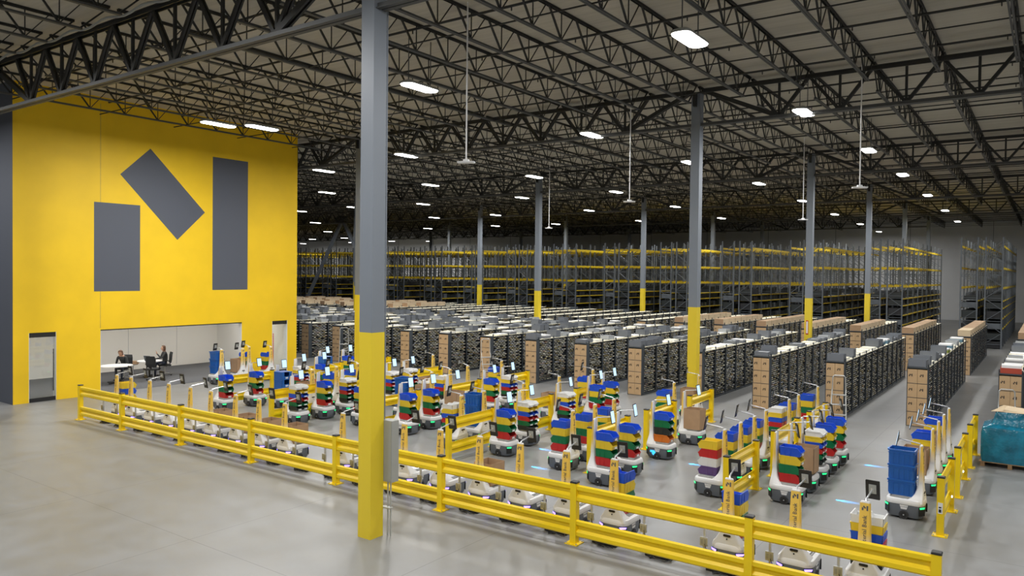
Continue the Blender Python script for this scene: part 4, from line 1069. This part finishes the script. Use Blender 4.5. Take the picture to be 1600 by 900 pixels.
c4 = office_chair((-32.1, 18.5, FZ), -PI / 2 - 0.3, 'dark office chair under the upright seated person')
t = thing('laptop', 'dark open laptop on the right round office table', 'laptop', (-31.95, 17.75, FZ + 0.731), 1.9)
g = MB(); g.box(-0.13, 0.11, -0.17, 0.17, 0, 0.015, 'dark_grey'); link('keyboard_base', g.mesh('keyboard_base'), t)
g = MB(); g.bar((-0.13, 0, 0.012), (-0.20, 0, 0.23), 0.34, 0.01, 'dark_grey', up=(1, 0, 0)); link('lid', g.mesh('lid'), t)
g = MB(); g.box(-0.2, 0.2, -0.14, 0.14, 0, 0.13, 'cardboard'); link('carton', g.mesh('carton'), None, (-33.0, 17.55, FZ + 0.52), 0.7, 'small brown carton on a stool between the office tables', 'carton')
t = thing('stool', 'small round stool under the brown carton in the office', 'stool', (-33.0, 17.55, FZ))
g = MB(); g.tube([(0, 0, 0.49), (0, 0, 0.52)], 0.2, 'bin_grey', 16); link('seat', g.mesh('seat'), t)
g = MB(); g.tube([(0, 0, 0.02), (0, 0, 0.49)], 0.025, 'silver', 8); g.tube([(0, 0, 0), (0, 0, 0.02)], 0.18, 'silver', 16); link('stem', g.mesh('stem'), t)

def person(loc, rz, lb, lean=0.0, arm='up', hair_len='long', jacket='cloth_dark'):
    """seated figure: one continuous skinned body facing +x, hips at seat height"""
    V = []; E_ = []; Rr = []
    def v(p, r): V.append(Vector(p)); Rr.append(r); return len(V) - 1
    def e(a, b2): E_.append((a, b2))
    la = math.radians(lean)
    def T(p):   # lean the upper body forward about the hips
        x, y, z = p; z -= 0.55; return (x * math.cos(la) + z * math.sin(la), y, 0.55 - x * math.sin(la) + z * math.cos(la))
    pel = v((-0.05, 0, 0.57), 0.125); w = v(T((-0.05, 0, 0.72)), 0.115); ch = v(T((-0.04, 0, 0.90)), 0.13); sh = v(T((-0.03, 0, 1.02)), 0.09)
    nk = v(T((-0.02, 0, 1.09)), 0.052); hd = v(T((0.0, 0, 1.17)), 0.08); hd2 = v(T((0.0, 0, 1.25)), 0.085); hd3 = v(T((-0.01, 0, 1.31)), 0.06)
    for a, b2 in ((pel, w), (w, ch), (ch, sh), (sh, nk), (nk, hd), (hd, hd2), (hd2, hd3)): e(a, b2)
    hands = []
    for s in (-1, 1):
        hp = v((0.0, s * 0.10, 0.56), 0.09); kn = v((0.40, s * 0.13, 0.54), 0.062); an = v((0.42, s * 0.13, 0.11), 0.042); he = v((0.38, s * 0.13, 0.045), 0.04); to = v((0.56, s * 0.14, 0.035), 0.032)
        for a, b2 in ((pel, hp), (hp, kn), (kn, an), (an, he), (he, to)): e(a, b2)
        so = v(T((-0.03, s * 0.18, 1.0)), 0.06); e(sh, so)
        if arm == 'up' and s > 0: el_p, wr_p, fd = (0.16, s * 0.22, 0.80), (0.30, s * 0.14, 1.03), Vector((0.25, -0.1, 1.0))
        else: el_p, wr_p, fd = (0.10, s * 0.25, 0.76), (0.33, s * 0.15, 0.78), Vector((1.0, 0, 0.0))
        el = v(T(el_p), 0.042); wr = v(T(wr_p), 0.026); e(so, el); e(el, wr)
        W_ = Vector(T(wr_p)); fd = fd.normalized(); side = Vector((0, 1, 0))
        if abs(fd.dot(side)) > 0.9: side = Vector((1, 0, 0))
        side = (side - fd * fd.dot(side)).normalized()
        pm = v(W_ + fd * 0.05, 0.026); e(wr, pm)
        for q, (off, ln_) in enumerate(((-0.03, 0.065), (-0.01, 0.078), (0.01, 0.074), (0.03, 0.058))):
            f1 = v(W_ + fd * 0.085 + side * off, 0.0095); f2 = v(W_ + fd * (0.085 + ln_ * 0.6) + side * off * 1.15 + Vector((0.0, 0, -0.008)), 0.0085); f3 = v(W_ + fd * (0.085 + ln_) + side * off * 1.2 + Vector((0.008, 0, -0.02)), 0.0075)
            e(pm, f1); e(f1, f2); e(f2, f3)
        th = v(W_ + fd * 0.05 + side * (-s * 0.045), 0.010); th2 = v(W_ + fd * 0.085 + side * (-s * 0.06), 0.009); e(pm, th); e(th, th2)
    me = bpy.data.meshes.new('person_body'); me.from_pydata([tuple(p) for p in V], E_, []); me.update()
    ob = bpy.data.objects.new('tmp', me); COL.objects.link(ob)
    md = ob.modifiers.new('skin', 'SKIN'); me.skin_vertices[0].data[0].use_root = True
    for i, r in enumerate(Rr): me.skin_vertices[0].data[i].radius = (r, r)
    sb = ob.modifiers.new('sub', 'SUBSURF'); sb.levels = 2; sb.render_levels = 2
    dg = bpy.context.evaluated_depsgraph_get(); dg.update()
    bm_ = bpy.data.meshes.new_from_object(ob.evaluated_get(dg)); bpy.data.objects.remove(ob)
    bm_.materials.clear()
    for mm in ('skin', jacket, 'jeans', 'black'): bm_.materials.append(MATS[mm])
    nkz = Vector(T((-0.02, 0, 1.08)))
    up_ = Vector((math.sin(la), 0, math.cos(la)))
    wrs = []
    for p in bm_.polygons:
        c = p.center; d = (c - nkz).dot(up_)
        if d > -0.01 and abs(c.y) < 0.12 and (c - Vector(T((0, 0, 1.2)))).length < 0.2: p.material_index = 0
        elif c.z < 0.085: p.material_index = 3
        elif c.z < 0.63 and not (arm != 'up' and c.x > 0.3 and c.z > 0.62): p.material_index = 2
        else: p.material_index = 1
        p.use_smooth = True
    # bare hands
    for s in (-1, 1):
        wp = T((0.30, s * 0.14, 1.03)) if (arm == 'up' and s > 0) else T((0.33, s * 0.15, 0.78))
        W_ = Vector(wp)
        for p in bm_.polygons:
            dd = p.center - W_
            dirv = Vector((0.25, -0.1, 1)).normalized() if (arm == 'up' and s > 0) else Vector((1, 0, 0))
            if dd.length < 0.2 and dd.dot(dirv) > 0.0 and p.center.z > 0.6: p.material_index = 0
    t = thing('person', lb, 'person', loc, rz)
    link('body', bm_, t)
    # face: nose, eyes, mouth, ears
    H0 = Vector(T((0.0, 0, 1.22)))
    Rm = Matrix.Rotation(la, 4, 'Y')
    def hp(x, y, z): return H0 + (Rm @ Vector((x, y, z)))
    g = MB(); g.tube([hp(0.072, 0, 0.02), hp(0.098, 0, -0.02), hp(0.08, 0, -0.03)], [0.008, 0.014, 0.012], 'skin', 6)
    for s in (-1, 1): g.tube([hp(-0.005, s * 0.078, 0.01), hp(-0.005, s * 0.09, -0.02)], 0.014, 'skin', 6)
    link('nose_and_ears', g.mesh('nose_and_ears'), t)
    g = MB()
    for s in (-1, 1): g.tube([hp(0.074, s * 0.03 - 0.012, 0.015), hp(0.078, s * 0.03 + 0.012, 0.015)], 0.008, 'black', 6)
    g.tube([hp(0.08, -0.022, -0.055), hp(0.084, 0, -0.056), hp(0.08, 0.022, -0.055)], 0.005, 'red_sheet', 6)
    link('eyes_and_mouth', g.mesh('eyes_and_mouth'), t)
    g = MB(); rings = []
    zs = [(0.125, 0.02), (0.11, 0.07), (0.07, 0.097), (0.02, 0.102), (-0.04, 0.10), (-0.09, 0.092)] + ([(-0.16, 0.085), (-0.22, 0.06)] if hair_len == 'long' else [])
    for dz, r in zs:
        ring = []
        for q in range(14):
            a = q * 2 * PI / 14
            xx = r * math.cos(a); yy = r * 0.95 * math.sin(a)
            if dz < 0.075: xx = min(xx, 0.025)
            ring.append(hp(xx - 0.015, yy, dz))
        rings.append(ring)
    g.loft(rings, 'hair_brown'); link('hair', smooth_by_angle(g.mesh('hair'), 60), t)
    return t
p1 = person((-32.1, 18.5, FZ), -PI / 2 - 0.3, 'person with long brown hair in dark jacket seated upright, hand raised', 6, 'up', 'long')
p2 = person((-32.2, 16.75, FZ), -1.0, 'person in dark jacket bent forward over the left office table', 26, 'down', 'short', 'cloth_dark')
bpy.context.view_layer.update()
